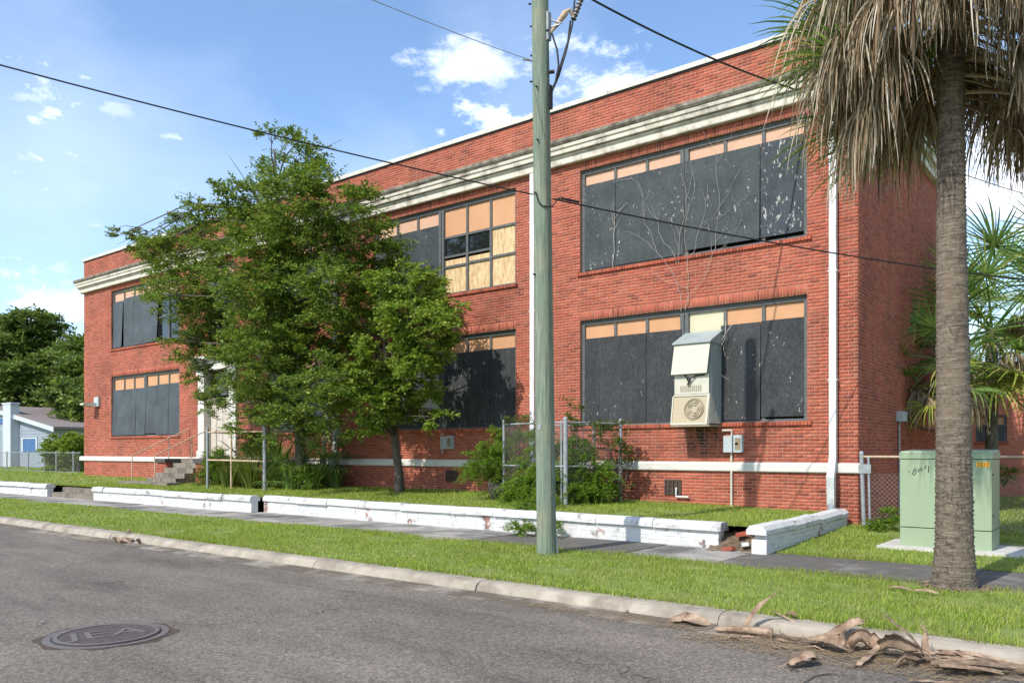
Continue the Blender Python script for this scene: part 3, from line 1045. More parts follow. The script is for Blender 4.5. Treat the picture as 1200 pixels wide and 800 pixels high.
# ---- entrance surround and doors
en = MB().box(-27.2, -24.8, DW + .22, DW + .26, 1.3, 4.6).build('entrance', M['dark'], school)
for px_ in (-27.2, -25.2):
    MB().box(px_, px_ + 0.40, DW - 0.12, DW + 0.30, 1.3, 4.45).box(px_ - .04, px_ + .44, DW - .16, DW - .122, 1.3, 1.55).box(px_ - .04, px_ + .44, DW - .16, DW - .122, 4.28, 4.45).build('pilaster', M['white_trim'], en)
MB().box(-27.35, -24.65, DW - 0.16, DW + 0.30, 4.455, 4.75).prism([(DW - .16, 4.753), (DW - .34, 4.85), (DW - .34, 4.95), (DW + .0, 5.02)], 'x', -27.5, -24.5).build('entablature', M['white_trim'], en)
for k in range(4):
    x0 = -26.8 + k * 0.4
    MB().box(x0 + .012, x0 + .388, DW + .14, DW + .19, 1.32, 3.45).build('door_board', M['door'], en)
for k in range(3):
    x0 = -26.8 + k * .533
    MB().box(x0 + .03, x0 + .50, DW + .15, DW + .18, 3.55, 4.40).build('transom_pane', M['glass'], en)

# ---- downspouts
for (x, top, wht, bot) in ((-11.93, 8.42, True, 0.45), (-4.71, 8.42, True, 0.35), (-19.5, 8.42, False, 0.5)):
    zsplit = 1.42
    d = MB().box(x - .065, x + .065, DW - 0.15, DW - 0.04, zsplit, top).build('downspout', M['spout_white' if wht else 'spout_grey'], school)
    foot = MB()
    foot.hexa([(x - .07, DW - .30, 1.05), (x + .075, DW - .30, 1.05), (x + .075, DW - .18, 1.05), (x - .07, DW - .18, 1.05),
               (x - .068, DW - .155, 1.42), (x + .068, DW - .155, 1.42), (x + .068, DW - .04, 1.42), (x - .068, DW - .04, 1.42)])
    foot.hexa([(x - .08, DW - .22, bot + .16), (x + .055, DW - .22, bot + .16), (x + .055, DW - .10, bot + .16), (x - .08, DW - .10, bot + .16),
               (x - .07, DW - .30, 1.05), (x + .075, DW - .30, 1.05), (x + .075, DW - .18, 1.05), (x - .07, DW - .18, 1.05)])
    foot.build('boot', M['spout_grey'], d)
    MB().tube([(x - .01, DW - .16, bot + .20), (x - .01, DW - .17, bot + .08), (x + .0, DW - .2, bot - .02)], [.075, .08, .085], 12).build('drain_collar', M['galv'], d)
    for zz in (2.9, 5.0, 7.2):
        MB().box(x - .085, x + .085, DW - .155, DW - .002, zz, zz + .03).build('strap', M['spout_white' if wht else 'spout_grey'], d)

# ---- foundation vents
for (x, w, z, h) in ((-8.35, 0.40, 0.58, 0.34), (-14.95, 0.42, 0.72, 0.30)):
    vt = MB().box(x, x + w, DW - .004, DW + .02, z, z + h).build('foundation_vent', M['vent'], school)
    for i in range(4):
        MB().box(x + .0, x + w, DW - .02, DW - .006, z + h * i / 3.4, z + h * i / 3.4 + .03).build('vent_bar', M['vent'], vt)
    for i in range(5):
        MB().box(x + (w - .03) * i / 4, x + (w - .03) * i / 4 + .03, DW - .032, DW - .022, z, z + h).build('vent_bar', M['vent'], vt)
MB().tube([(-8.05, DW - .05, 0.75), (-8.05, DW - .06, .55), (-7.75, DW - .06, .55)], .022, 8).build('drain_pipe', M['spout_white'], school)
MB().tube([(XR + .03, 19.25, 2.2), (XR + .03, 19.25, .05)], .02, 8).build('conduit', M['galv'], school)

# ---- rear wing, one storey, face parallel to the street
wing = thing('brick_wing', 'one-storey red brick wing with a small boarded window behind the green palms', 'building', (3, 30, 0.1))
wm, nt, b = new_mat('wing_brick')
g = N(nt, 'ShaderNodeNewGeometry')
sxyz = N(nt, 'ShaderNodeSeparateXYZ')
nt.links.new(g.outputs['Position'], sxyz.inputs[0])
cmb = N(nt, 'ShaderNodeCombineXYZ')
nt.links.new(sxyz.outputs['X'], cmb.inputs['X'])
nt.links.new(sxyz.outputs['Z'], cmb.inputs['Y'])
bt = N(nt, 'ShaderNodeTexBrick')
bt.inputs['Scale'].default_value = 1.0
bt.inputs['Brick Width'].default_value = PX
bt.inputs['Row Height'].default_value = PZ
bt.inputs['Mortar Size'].default_value = 0.005
bt.inputs['Color1'].default_value = (0.46, 0.135, 0.085, 1)
bt.inputs['Color2'].default_value = (0.56, 0.185, 0.115, 1)
bt.inputs['Mortar'].default_value = (0.40, 0.24, 0.18, 1)
nt.links.new(cmb.outputs[0], bt.inputs['Vector'])
nt.links.new(bt.outputs['Color'], b.inputs['Base Color'])
b.inputs['Roughness'].default_value = 0.9
bump(nt, b, bt.outputs['Fac'], -0.3, 0.005)
M['wing_brick'] = wm
WY = 29.0
wx0, wx1, wz0, wz1 = -4.18, -3.33, 1.84, 2.66
MB().box(-14, wx0, WY, WY + 8, 0, 4.1).box(wx1, 16, WY, WY + 8, 0, 4.1).box(wx0, wx1, WY, WY + 8, 0, wz0).box(wx0, wx1, WY, WY + 8, wz1, 4.1).build('wall', M['wing_brick'], wing)
MB().box(-14, 16.1, WY - .06, WY + 8, 4.103, 4.25).build('coping', M['coping'], wing)
ww = MB().box(wx0, wx1, WY + .1, WY + .13, wz0, wz1).build('window', M['dark'], wing)
MB().box(wx0, wx1, WY + .02, WY + .10, wz1 - .06, wz1).box(wx1 - .07, wx1, WY + .02, WY + .1, wz0, wz1 - .06).box(wx0, wx0 + .07, WY + .02, WY + .1, wz0, wz1 - .06).build('window_frame', M['frame'], ww)
for k in range(2):
    a = wx0 + .08 + k * .36
    MB().box(a, a + .33, WY + .05, WY + .08, wz1 - .30, wz1 - .06).build('transom_panel', M['tan'], ww)
MB().box(wx0 + .07, wx1 - .07, WY + .02, WY + .045, wz0, wz1 - .30).build('board', M['board_grey'], ww)
MB().box(wx0 - .05, wx1 + .05, WY - .04, WY + .1, wz0 - .08, wz0 - .003).build('sill', M['brick'], ww)

# ---- entrance steps with piers and pipe rails
st = thing('entrance_steps', 'worn concrete entrance steps between brick piers with rusty pipe handrails', 'steps', (-26.4, 15, 0.46))
for i in range(5):
    z1 = 0.46 + (1.28 - 0.46) * (i + 1) / 5
    y0 = 14.15 + i * 0.31
    MB().box(-27.35, -25.45, y0, DW - .17 if i == 4 else y0 + .33, 0.40, z1).build('step', M['step'], st)
MB().box(-28.3, -25.0, 13.6, 14.14, 0.36, 0.50).build('landing', M['step'], st)
for x0 in (-27.92, -25.43):
    arr = wall_rows(x0, x0 + .55, 0.40, 1.13, [])
    pr = MB().box(x0 + .01, x0 + .54, 14.86, DW - .08, 0.36, 1.13).build('pier', M['mortar'], st)
    v, f = brick_boxes(arr, 14.85, .02, 'x')
    npobj('brickwork', v, f, M['brick'], pr, kind='stuff')
    v, f = brick_boxes(wall_rows(14.87, DW - .1, 0.40, 1.13, []), x0 + .55, .02, 'y')
    npobj('brickwork', v, f, M['brick'], pr, kind='stuff')
    MB().box(x0 - .05, x0 + .60, 14.78, DW - .07, 1.135, 1.27).build('pier_cap', M['pier_cap'], st)
for x0 in (-28.0, -26.45):
    MB().tube([(x0, 13.95, .44), (x0, 13.95, 1.38), (x0, 15.3, 2.02), (x0, DW - .02, 2.36)], .022, 8).tube([(x0, 15.3, 1.2), (x0, 15.3, 2.02)], .022, 8).build('handrail', M['rust'], st)

# ---- retaining walls along the sidewalk
CAPP = [(-0.05, 0.0), (-0.05, 0.07), (0.0, 0.135), (0.20, 0.135), (0.26, 0.07), (0.26, 0.0)]


def ret_wall(name_label, x0, x1, yf, broken=0.0, group=None, brick_to=None, end_face=False):
    t = thing('retaining_wall', name_label, 'wall', ((x0 + x1) / 2, yf + .1, 0), group)
    H = 0.285
    MB().box(x0 + .01, x1 - .01 - broken * .3, yf + .005, yf + 0.20, -.1, H).build('core', M['chip'], t)
    r2 = random.Random(int(abs(x0) * 10))
    lo_ = brick_to if brick_to is not None else x0
    for r in range(4):
        z0 = 0.0 + r * 0.0705
        k = x1 - (r % 2) * 0.107
        first = True
        while k > lo_ + .05:
            w = min(0.212, k - x0 - .003)
            if broken and k > x1 - broken * (0.25 + 0.22 * r) + r2.uniform(-.05, .05):
                k -= 0.215
                continue
            d = r2.uniform(-.002, .003)
            if first and not broken and r % 2:
                pass
            MB().hexa([(k - w + .002, yf + d, z0 + .0015), (k - .002, yf + d, z0 + .004), (k, yf + .1, z0 + .001), (k - w, yf + .1, z0 + .001),
                       (k - w + .002, yf + d, z0 + .069), (k - .002, yf + d, z0 + .0645), (k, yf + .1, z0 + .0695), (k - w, yf + .1, z0 + .0695)]).build('brick', M['chip'], t)
            first = False
            k -= 0.215
    k = x1 - broken * .25
    while k > x0 + .1:
        w = min(r2.uniform(1.1, 1.5), k - x0)
        dz, dz2, dy = r2.uniform(-.012, .01), r2.uniform(-.012, .01), r2.uniform(-.012, .012)
        n = len(CAPP)
        vs = [(k - w + .008, yf + p[0] + dy, H + p[1] + dz + .003) for p in CAPP] + [(k - .004, yf + p[0] + dy, H + p[1] + dz2 + .003) for p in CAPP]
        fs = [(i, (i + 1) % n, n + (i + 1) % n, n + i) for i in range(n)] + [tuple(reversed(range(n))), tuple(range(n, 2 * n))]
        MB().add(vs, fs).build('cap_stone', M['cap'], t)
        k -= w
    return t


ret_wall('low white painted brick wall with a broken ragged end beside the utility pole', -17.45, -5.0, 12.05, broken=1.0)
ret_wall('low white painted brick wall with chipped end in front of the entrance steps', -26.0, -17.5, 11.72)
ret_wall('low white painted brick wall with black stained cap before the far lawn', -45.0, -29.15, 11.62, brick_to=-37)
# the wall that returns to the school's corner
t = thing('retaining_wall', 'short white painted brick wall running back to the corner of the school', 'wall', (-4.6, 14, 0))
H = 0.285
MB().box(-4.62, -4.428, 11.80, 15.9, -.1, H).build('core', M['chip'], t)
MB().box(-4.63, -4.40, 11.70, 11.92, -.02, 0.225).build('end_block', M['cap'], t)
for r in range(4):
    z0 = r * .0705
    k = 11.93 + (r % 2) * .107
    while k < 15.85:
        d = random.uniform(-.004, .006)
        w = min(.205, 15.88 - k)
        MB().hexa([(-4.50, k, z0 + .004), (-4.42 + d, k + .002, z0 + .004), (-4.42 + d, k + w - .002, z0 + .004), (-4.50, k + w, z0 + .004),
                   (-4.50, k, z0 + .066), (-4.42 + d, k + .002, z0 + .0645), (-4.42 + d, k + w - .002, z0 + .0645), (-4.50, k + w, z0 + .066)]).build('brick', M['chip'], t)
        k += .215
k = 11.66
while k < 15.85:
    w = min(random.uniform(1.0, 1.4), 15.9 - k)
    a, b_ = random.uniform(-.01, .01), random.uniform(-.01, .01)
    n = len(CAPP)
    vs = [(-4.65 + p[0], k + .004, H + p[1] + a + .003) for p in CAPP] + [(-4.65 + p[0], k + w - .006, H + p[1] + b_ + .003 + .02) for p in CAPP]
    fs = [(i, n + i, n + (i + 1) % n, (i + 1) % n) for i in range(n)] + [tuple(range(n)), tuple(reversed(range(n, 2 * n)))]
    MB().add(vs, fs).build('cap_stone', M['cap'], t)
    k += w
# heap of soil and brick in the breach between the two walls
hx, hy = np.meshgrid(np.linspace(-5.45, -4.55, 16), np.linspace(11.75, 12.5, 14))
hz = 0.30 * np.clip((hy - 11.95) / 0.45, 0, 1) * (0.8 + 0.2 * np.sin(hx * 19) * np.cos(hy * 17)) + rng.uniform(-.02, .02, hx.shape) - .012
i = np.arange(16 * 14).reshape(14, 16)
o = npobj('soil_heap', np.stack([hx, hy, hz], -1).reshape(-1, 3), np.stack([i[:-1, :-1], i[:-1, 1:], i[1:, 1:], i[1:, :-1]], -1).reshape(-1, 4), M['rubble'])
gl = random.Random(17)
for k, lab in enumerate(('loose red brick lying at the front of the soil heap', 'broken half brick with white paint in the soil heap', 'loose dark brick half buried at the top of the soil heap')):
    bx_ = MB().box(-.1 if k != 1 else -.05, .1 if k != 1 else .06, -.048, .048, -.03, .03).build('loose_brick', M['chip' if k == 1 else 'brick'])
    bx_.location = [(-5.08, 11.90, .03), (-4.86, 12.02, .10), (-4.98, 12.22, .24)][k]
    bx_.rotation_euler = (gl.uniform(-.3, .3), gl.uniform(-.3, .3), gl.uniform(0, 3))
    tag(bx_, lab, 'brick', 'bricks fallen from the broken wall')
tag(o, 'brown soil and rubble spilling through the gap between the white walls', 'soil')
# steps from the sidewalk up to the yard
t = thing('yard_steps', 'two low stained concrete steps in the gap of the white wall', 'steps', (-27.5, 12, 0))
MB().box(-29.13, -26.02, 11.75, 12.1, -.02, 0.15).build('step', M['step'], t)
MB().box(-29.13, -26.02, 12.1, 12.6, -.02, 0.31).build('step', M['step'], t)


# ================================================================ transformer cabinet
tr = thing('transformer_cabinet', 'pale green metal transformer cabinet with an orange number label on a concrete pad', 'cabinet', (-2.35, 13.9, 0.03))
MB().box(-3.25, -1.25, 13.22, 14.75, -.05, 0.09).build('pad', M['pad'], tr)
X0, X1, Y0, Y1 = -2.97, -1.74, 13.5, 14.3
MB().box(X0, X1, Y0, Y1, .09, 0.37).build('base', M['green_box'], tr)
MB().box(X0 + .012, X1 - .012, Y0 + .012, Y1 - .012, .37, 0.385).build('base_groove', M['groove'], tr)
MB().box(X0, X1, Y0, Y1, .385, 1.42).build('body', M['green_box'], tr)
MB().box(X0 + .012, X1 - .012, Y0 + .012, Y1 - .012, 1.42, 1.432).build('lid_groove', M['groove'], tr)
lid = MB().hexa([(X0 - .012, Y0 - .012, 1.432), (X1 + .012, Y0 - .012, 1.432), (X1 + .012, Y1 + .012, 1.432), (X0 - .012, Y1 + .012, 1.432),
                 (X0 - .012, Y0 - .012, 1.515), (X1 + .012, Y0 - .012, 1.515), (X1 + .012, Y1 + .012, 1.515), (X0 - .012, Y1 + .012, 1.515)])
lid.hexa([(X0 - .004, Y0 - .004, 1.518), (X1 + .004, Y0 - .004, 1.518), (X1 + .004, Y1 + .004, 1.518), (X0 - .004, Y1 + .004, 1.518),
          (X0 + .01, Y0 + .01, 1.545), (X1 - .01, Y0 + .01, 1.545), (X1 - .01, Y1 - .01, 1.57), (X0 + .01, Y1 - .01, 1.57)]).build('lid', M['green_box'], tr)
MB().box(-2.345, -2.335, Y0 - .003, Y0 + .01, .40, 1.40).build('door_seam', M['groove'], tr)
MB().tube([(-1.99, Y0, .82), (-1.99, Y0 - .03, .82)], .03, 10).build('padlock', M['galv'], tr)
for zz in (.6, 1.2):
    MB().tube([(X1 + .004, Y0 + .1, zz), (X1 + .012, Y0 + .1, zz)], .018, 8).build('bolt', M['groove'], tr)


def text_mesh(body, size, ext=0.002):
    c = bpy.data.curves.new('txt', 'FONT')
    c.body = body
    c.size = size
    c.extrude = ext
    c.align_x = 'CENTER'
    c.align_y = 'CENTER'
    c.resolution_u = 3
    o = bpy.data.objects.new('txt', c)
    COL.objects.link(o)
    dg = bpy.context.evaluated_depsgraph_get()
    me = bpy.data.meshes.new_from_object(o.evaluated_get(dg))
    bpy.data.objects.remove(o)
    bpy.data.curves.remove(c)
    return me


def put_text(body, size, loc, rot, mat, parent, name='number', sx=1.0, ext=.002):
    me = text_mesh(body, size, ext)
    o = link(name, me, mat, parent)
    og = origin(parent)
    o.location = Vector(loc) - og
    o.rotation_euler = rot
    o.scale = (sx, 1, 1)
    return o


lb = MB().box(-1.935, -1.765, Y0 - .005, Y0 - .001, 1.315, 1.385).build('number_label', M['orange'], tr)
put_text('1221', 0.07, (-1.85, Y0 - .008, 1.35), (R(90), 0, 0), M['black'], lb, sx=1.05)
gr = MB()
for pts in ([(-2.85, 1.235), (-2.835, 1.225)], [(-2.80, 1.20), (-2.77, 1.25), (-2.745, 1.22), (-2.77, 1.18), (-2.80, 1.20)], [(-2.78, 1.255), (-2.75, 1.285), (-2.725, 1.25), (-2.76, 1.245)],
            [(-2.71, 1.22), (-2.70, 1.27), (-2.67, 1.29)], [(-2.68, 1.24), (-2.655, 1.275)], [(-2.62, 1.28), (-2.60, 1.33)], [(-2.575, 1.22), (-2.57, 1.32)]):
    gr.tube([(a, Y0 - .001, z) for a, z in pts], .006, 5)
gr.build('scrawl', M['black'], tr)


# ================================================================ utility pole and wires
PB = Vector((-7.10, 9.87, 0))
PTOP = Vector((-7.20, 9.80, 10.2))


def pole_at(z):
    return PB.lerp(PTOP, z / PTOP.z)


po = thing('utility_pole', 'tall green treated wooden utility pole leaning slightly on the grass verge', 'pole', PB)
zz = [-.1, 0, .3, 1.5, 3, 4.5, 6, 7.5, 9, 10.2]
MB().tube([pole_at(z) for z in zz], [.155, .152, .148, .145, .142, .138, .133, .129, .125, .121], 28).build('shaft', M['pole'], po, smooth=True)
for z, dx, dy in ((8.0, -.125, -.03), (7.15, -.125, -.05), (7.0, .02, -.135), (6.6, -.13, -.02), (7.85, .13, -.02), (8.3, -.10, -.09), (7.55, -.12, -.04), (6.2, .03, -.135), (4.2, -.05, -.13)):
    c = pole_at(z)
    MB().tube([c + Vector((dx, dy, 0)), c + Vector((dx * 1.3, dy * 1.3, 0))], .014, 6).build('bolt', M['cable'], po)
br = pole_at(7.95)
MB().tube([br + Vector((.11, .03, .10)), br + Vector((.30, .12, .02))], .014, 6).tube([br + Vector((.11, .03, -.03)), br + Vector((.28, .11, .0))], .014, 6).build('bracket', M['galv'], po)
MB().box(br.x + .10, br.x + .16, br.y - .02, br.y + .06, 7.72, 8.14).build('bracket_plate', M['galv'], po)
ins = MB()
c0, c1 = br + Vector((.40, .30, .12)), br + Vector((.50, .38, .45))
for i in range(13):
    p = c0.lerp(c1, i / 12)
    ins.v
pts = [c0.lerp(c1, i / 24) for i in range(25)]
ins.tube(pts, [.045 if i % 4 < 2 else .026 for i in range(25)], 12).build('insulator', M['porcelain'], po)
pts = [br + Vector((.13, .03, -.14)), br + Vector((.22, .12, .02)), br + Vector((.32, .2, .2)), br + Vector((.37, .25, .25)), br + Vector((.40, .3, .14))]
MB().tube(pts, [.02, .035, .05, .03, .02], 10).build('cable_head', M['rust'], po)
low = pole_at(6.95) + Vector((.12, .05, 0))
for j, (a, bb) in enumerate(((Vector((.17, .06, -.12)), .0), (Vector((.42, .31, .45)), .05), (Vector((.36, .28, .1)), .10))):
    p1 = br + a
    mid = p1.lerp(low, .55) + Vector((.10 - .05 * j, .07, 0))
    pts = [p1, p1.lerp(mid, .5) + Vector((.02, .02, 0)), mid, mid.lerp(low, .6) + Vector((.03, .02, 0)), low + Vector((.0, .0, -.05)), low + Vector((-.03, -.03, -.3))]
    MB().tube(pts, [.013, .014, .015, .016, .02, .02], 8).build('riser_cable', M['cable'], po)
MB().box(low.x - .05, low.x + .04, low.y - .05, low.y + .03, 6.7, 7.05).build('splice_box', M['cable'], po)
MB().tube([pole_at(7.25) + Vector((.12, .03, 0)), pole_at(7.25) + Vector((.2, .07, 0))], .03, 8).build('through_bolt', M['cable'], po)
tg = pole_at(1.9)
MB().box(tg.x - .03, tg.x + .03, tg.y - .152, tg.y - .146, 1.86, 1.95).build('tag', M['galv'], po)
for z, a in ((.9, -1.2), (1.3, -1.9), (1.45, -1.5), (1.7, -2.2), (2.1, -1.35), (2.4, -1.75), (.62, -1.6)):
    c = pole_at(z)
    MB().tube([c + Vector((math.cos(a) * .14, math.sin(a) * .14, 0)), c + Vector((math.cos(a) * .152, math.sin(a) * .152, 0))], .006, 5).build('staple', M['rust'], po)
MB().tube([pole_at(z) + Vector((math.cos(-.35) * .146, math.sin(-.35) * .146, 0)) for z in (.02, 1, 2, 3, 4, 5, 6, 7)], .006, 5).build('ground_wire', M['bark'], po)
MB().tube([pole_at(.35) + Vector((.13, .05, 0)), pole_at(-.02) + Vector((.15, .07, 0))], .02, 8).build('ground_rod_guard', M['galv'], po)


def wire(label, p0, p1, sag, r, ext=0.0, mat='cable', name='overhead_wire', seg=24):
    p0, p1 = Vector(p0), Vector(p1)
    pts = []
    for i in range(seg + 1):
        t_ = i / seg * (1 + ext)
        p = p0.lerp(p1, t_)
        p.z -= 4 * sag * t_ * (1 - t_) if t_ <= 1 else 0
        pts.append(p)
    o = MB().tube(pts, r, 6).build(name, M[mat])
    return tag(o, label, 'wire', 'overhead wires')


wire('black overhead wire running from the pole across the street past the leafy tree', pole_at(5.42) + Vector((-.1, -.1, 0)), at(-60, 60, 3.4), 0.06, .010)
wire('black service wire running from the pole across the upper boarded window', pole_at(5.36) + Vector((.12, .1, 0)), at(1230, 331, 18.9), 0.12, .012)
wire('thick black cable running from the pole top to the cornice', pole_at(8.75) + Vector((.1, .1, 0)), (-5.33, DW - .30, 8.60), 0.14, .017)
wire('thin grey wire tied high on the pole against the open sky', pole_at(7.47) + Vector((-.13, -.05, 0)), at(360, -32, 5.1), 0.03, .005, mat='galv')
wire('thin wire against the sky beside the hanging palm skirt', at(1120, 201, 24), at(1260, 243, 30), 0.05, .012)
p = pole_at(5.42)
o = MB().tube([p + Vector((-.06, -.14, .01)), p + Vector((.0, -.165, .0)), p + Vector((.04, -.16, -.15)), p + Vector((.10, -.12, -.22)), p + Vector((.17, .03, -.2)), p + Vector((.22, .1, -.08)), p + Vector((.30, .2, -.07))], .010, 8).build('cable_loop', M['cable'], po)
MB().tube([p + Vector((.24, .16, -.06)), p + Vector((.40, .40, -.09))], .02, 8).build('wedge_clamp', M['cable'], po)
MB().tube([pole_at(7.47) + Vector((-.12, -.05, 0)), pole_at(7.47) + Vector((-.24, -.12, .03))], .018, 8).build('strain_clamp', M['galv'], po)


# ================================================================ window air conditioner and wall boxes
ac = thing('air_conditioner', 'cream window air conditioner under a sloping metal hood with its front panels hanging loose', 'air conditioner', (-7.45, 15.8, 2.05))
ax0, ax1, ay = -7.86, -7.05, 15.60
MB().box(ax0 + .03, ax1 - .005, ay + .05, DW + .07, 2.12, 3.80).build('housing', M['ac_grey'], ac)
MB().hexa([(ax0 - .03, ay - .06, 3.80), (ax1 + .03, ay - .06, 3.80), (ax1 + .03, DW + .06, 3.80), (ax0 - .03, DW + .06, 3.80),
           (ax0 - .03, ay - .06, 3.83), (ax1 + .03, ay - .06, 3.83), (ax1 + .03, DW + .06, 4.12), (ax0 - .03, DW + .06, 4.12)]).build('hood', M['ac_grey'], ac)
MB().hexa([(ax0 - .03, ay - .12, 3.16), (ax1 - .03, ay - .12, 3.16), (ax1 - .03, ay - .095, 3.16), (ax0 - .03, ay - .095, 3.16),
           (ax0 + .0, ay - .02, 3.79), (ax1 + .0, ay - .02, 3.79), (ax1 + .0, ay + .01, 3.79), (ax0 + .0, ay + .01, 3.79)]).build('upper_panel', M['ac_cream'], ac)
mp_ = MB().box(ax0 + .01, ax1 - .02, ay - .03, ay + .0, 2.74, 3.155).build('middle_panel', M['ac_cream'], ac)
for k in range(11):
    x0 = ax0 + .15 + k * .045
    MB().box(x0, x0 + .02, ay - .036, ay - .031, 2.79, 2.92).build('louvre', M['ac_fan'], mp_)
MB().tube([(-7.6, ay - .05, 3.14), (-7.52, ay - .10, 3.05), (-7.5, ay - .08, 2.98), (-7.45, ay - .09, 3.06), (-7.35, ay - .06, 3.12), (-7.15, ay - .05, 3.13)], .014, 6).tube([(-7.55, ay - .06, 3.1), (-7.47, ay - .08, 3.03), (-7.53, ay - .07, 2.93)], .02, 6).build('wiring', M['cable'], ac)
# lower unit: coil face leaning out at the foot, inside a bent frame
y0b, y0t = ay - .13, ay - .02


def leanbox(x0, x1, z0, z1, t0, t1, name, mat, parent):
    def yy(z):
        return y0t + (y0b - y0t) * (2.72 - z) / 0.62
    return MB().hexa([(x0, yy(z0) - t1, z0), (x1, yy(z0) - t1, z0), (x1, yy(z0) - t0, z0), (x0, yy(z0) - t0, z0),
                      (x0, yy(z1) - t1, z1), (x1, yy(z1) - t1, z1), (x1, yy(z1) - t0, z1), (x0, yy(z1) - t0, z1)]).build(name, mat, parent)


lu = leanbox(ax0 - .01, ax1 - .03, 2.13, 2.70, -.02, .0, 'lower_unit', M['ac_coil'], ac)
leanbox(ax0 - .03, ax1 - .01, 2.10, 2.13, -.02, .02, 'unit_frame', M['ac_cream'], lu)
leanbox(ax0 - .01, ax1 - .01, 2.70, 2.73, -.02, .02, 'unit_frame', M['ac_cream'], lu)
leanbox(ax0 - .03, ax0 - .005, 2.13, 2.70, -.02, .02, 'unit_frame', M['ac_cream'], lu)
leanbox(ax1 - .05, ax1 - .01, 2.13, 2.70, -.02, .02, 'unit_frame', M['ac_cream'], lu)
fc = MB()
cx, cz = -7.38, 2.42
for rr in (.09, .14, .19, .22):
    pts = []
    for k in range(21):
        a = 2 * math.pi * k / 20
        z = cz + rr * math.sin(a)
        pts.append((cx + rr * math.cos(a), y0t + (y0b - y0t) * (2.72 - z) / 0.62 - .008, z))
    fc.tube(pts, .008, 5)
for k in range(5):
    a = 2 * math.pi * k / 5
    def pp(r_, a_):
        z = cz + r_ * math.sin(a_)
        return (cx + r_ * math.cos(a_), y0t + (y0b - y0t) * (2.72 - z) / 0.62 - .005, z)
    fc.add([pp(.03, a), pp(.19, a - .28), pp(.20, a + .28)], [(0, 1, 2)])
fc.build('fan', M['ac_fan'], lu)
MB().hexa([(ax1 - .03, ay - .10, 2.12), (ax1 + .0, ay - .10, 2.12), (ax1 + .02, DW - .05, 2.12), (ax1 - .0, DW - .05, 2.12),
           (ax1 - .01, ay - .02, 2.74), (ax1 + .0, ay - .02, 2.74), (ax1 + .0, ay + .04, 2.74), (ax1 - .01, ay + .04, 2.74)]).build('side_flap', M['ac_cream'], ac)
MB().box(ax0 - .02, ax1 + .05, ay - .16, DW + .05, 2.055, 2.095).build('shelf', M['ac_fan'], ac)
MB().tube([(ax1 + .0, ay - .1, 2.1), (ax1 + .02, DW - .1, 2.65)], .012, 6).build('stay', M['galv'], ac)
# a second one, half hidden by the tree
ac2 = thing('air_conditioner', 'grey boxed window air conditioner partly hidden by the oak leaves', 'air conditioner', (-15.7, 15.8, 2.5))
MB().box(-16.15, -15.30, 15.62, DW + .07, 2.72, 3.85).build('housing', M['ac_cream'], ac2)
MB().box(-16.1, -15.35, 15.605, 15.618, 2.78, 3.2).build('grille', M['ac_fan'], ac2)
MB().hexa([(-16.2, 15.55, 3.853), (-15.25, 15.55, 3.853), (-15.25, DW + .05, 3.853), (-16.2, DW + .05, 3.853), (-16.2, 15.55, 3.88), (-15.25, 15.55, 3.88), (-15.25, DW + .05, 4.05), (-16.2, DW + .05, 4.05)]).build('hood', M['ac_grey'], ac2)
MB().box(-16.2, -15.25, 15.6, DW + .05, 2.67, 2.715).build('shelf', M['ac_fan'], ac2)

for (x, z, lab, cond) in ((-6.93, 1.52, 'grey electrical switch box with a conduit under the cream air conditioner', True), (-15.05, 1.60, 'grey electrical switch box on the brick beside the oak trunk', False)):
    e = thing('electrical_box', lab, 'electrical box', (x, DW - .06, z), 'switch boxes on the front wall')
    MB().box(x, x + .19, DW - .13, DW - .003, z, z + .34).build('case', M['box_grey'], e)
    MB().box(x + .21, x + .40, DW - .11, DW - .003, z, z + .36).build('case', M['box_grey'], e)
    MB().box(x + .245, x + .365, DW - .116, DW - .112, z + .05, z + .30).build('cover', M['ac_fan'], e)
    MB().tube([(x + .255, DW - .12, z + .17), (x + .31, DW - .15, z + .2)], .015, 6).build('lever', M['black'], e)
    if cond:
        MB().tube([(x + .14, DW - .04, z), (x + .14, DW - .04, .38)], .024, 8).build('conduit', M['ac_cream'], e)
        MB().tube([(x + .15, DW - .05, z + .34), (x + .15, DW - .05, z + .46), (x - .06, DW - .05, z + .46)], .022, 8).build('elbow', M['ac_cream'], e)
    else:
        MB().tube([(x + .08, DW - .135, z - .12), (x + .08, DW - .135, z + .45)], .018, 8).build('conduit', M['galv'], e)
fl = thing('flood_light', 'grey wall flood light near the far corner of the school', 'light', (-35.3, 16, 3.5))
MB().box(-35.45, -35.05, DW - .10, DW - .003, 3.45, 3.85).build('case', M['box_grey'], fl)
MB().hexa([(-35.75, DW - .55, 3.50), (-35.3, DW - .60, 3.50), (-35.2, DW - .1, 3.42), (-35.6, DW - .1, 3.42), (-35.75, DW - .55, 3.58), (-35.3, DW - .60, 3.58), (-35.2, DW - .1, 3.60), (-35.6, DW - .1, 3.60)]).build('lamp_head', M['ac_cream'], fl)
jb = thing('junction_box', 'small grey junction box on the shaded side wall', 'junction box', (XR + .05, 19.3, 2.2))
MB().box(XR + .003, XR + .14, 19.1, 19.5, 2.2, 2.42).build('case', M['box_grey'], jb)
MB().tube([(XR + .07, 19.45, 2.32), (XR + .07, 21.2, 2.12), (XR + .07, 25, 2.0)], .02, 6).build('cable', M['cable'], jb)


# ================================================================ vegetation builders
def unit(a):
    return a / np.maximum(np.linalg.norm(a, axis=-1, keepdims=True), 1e-9)


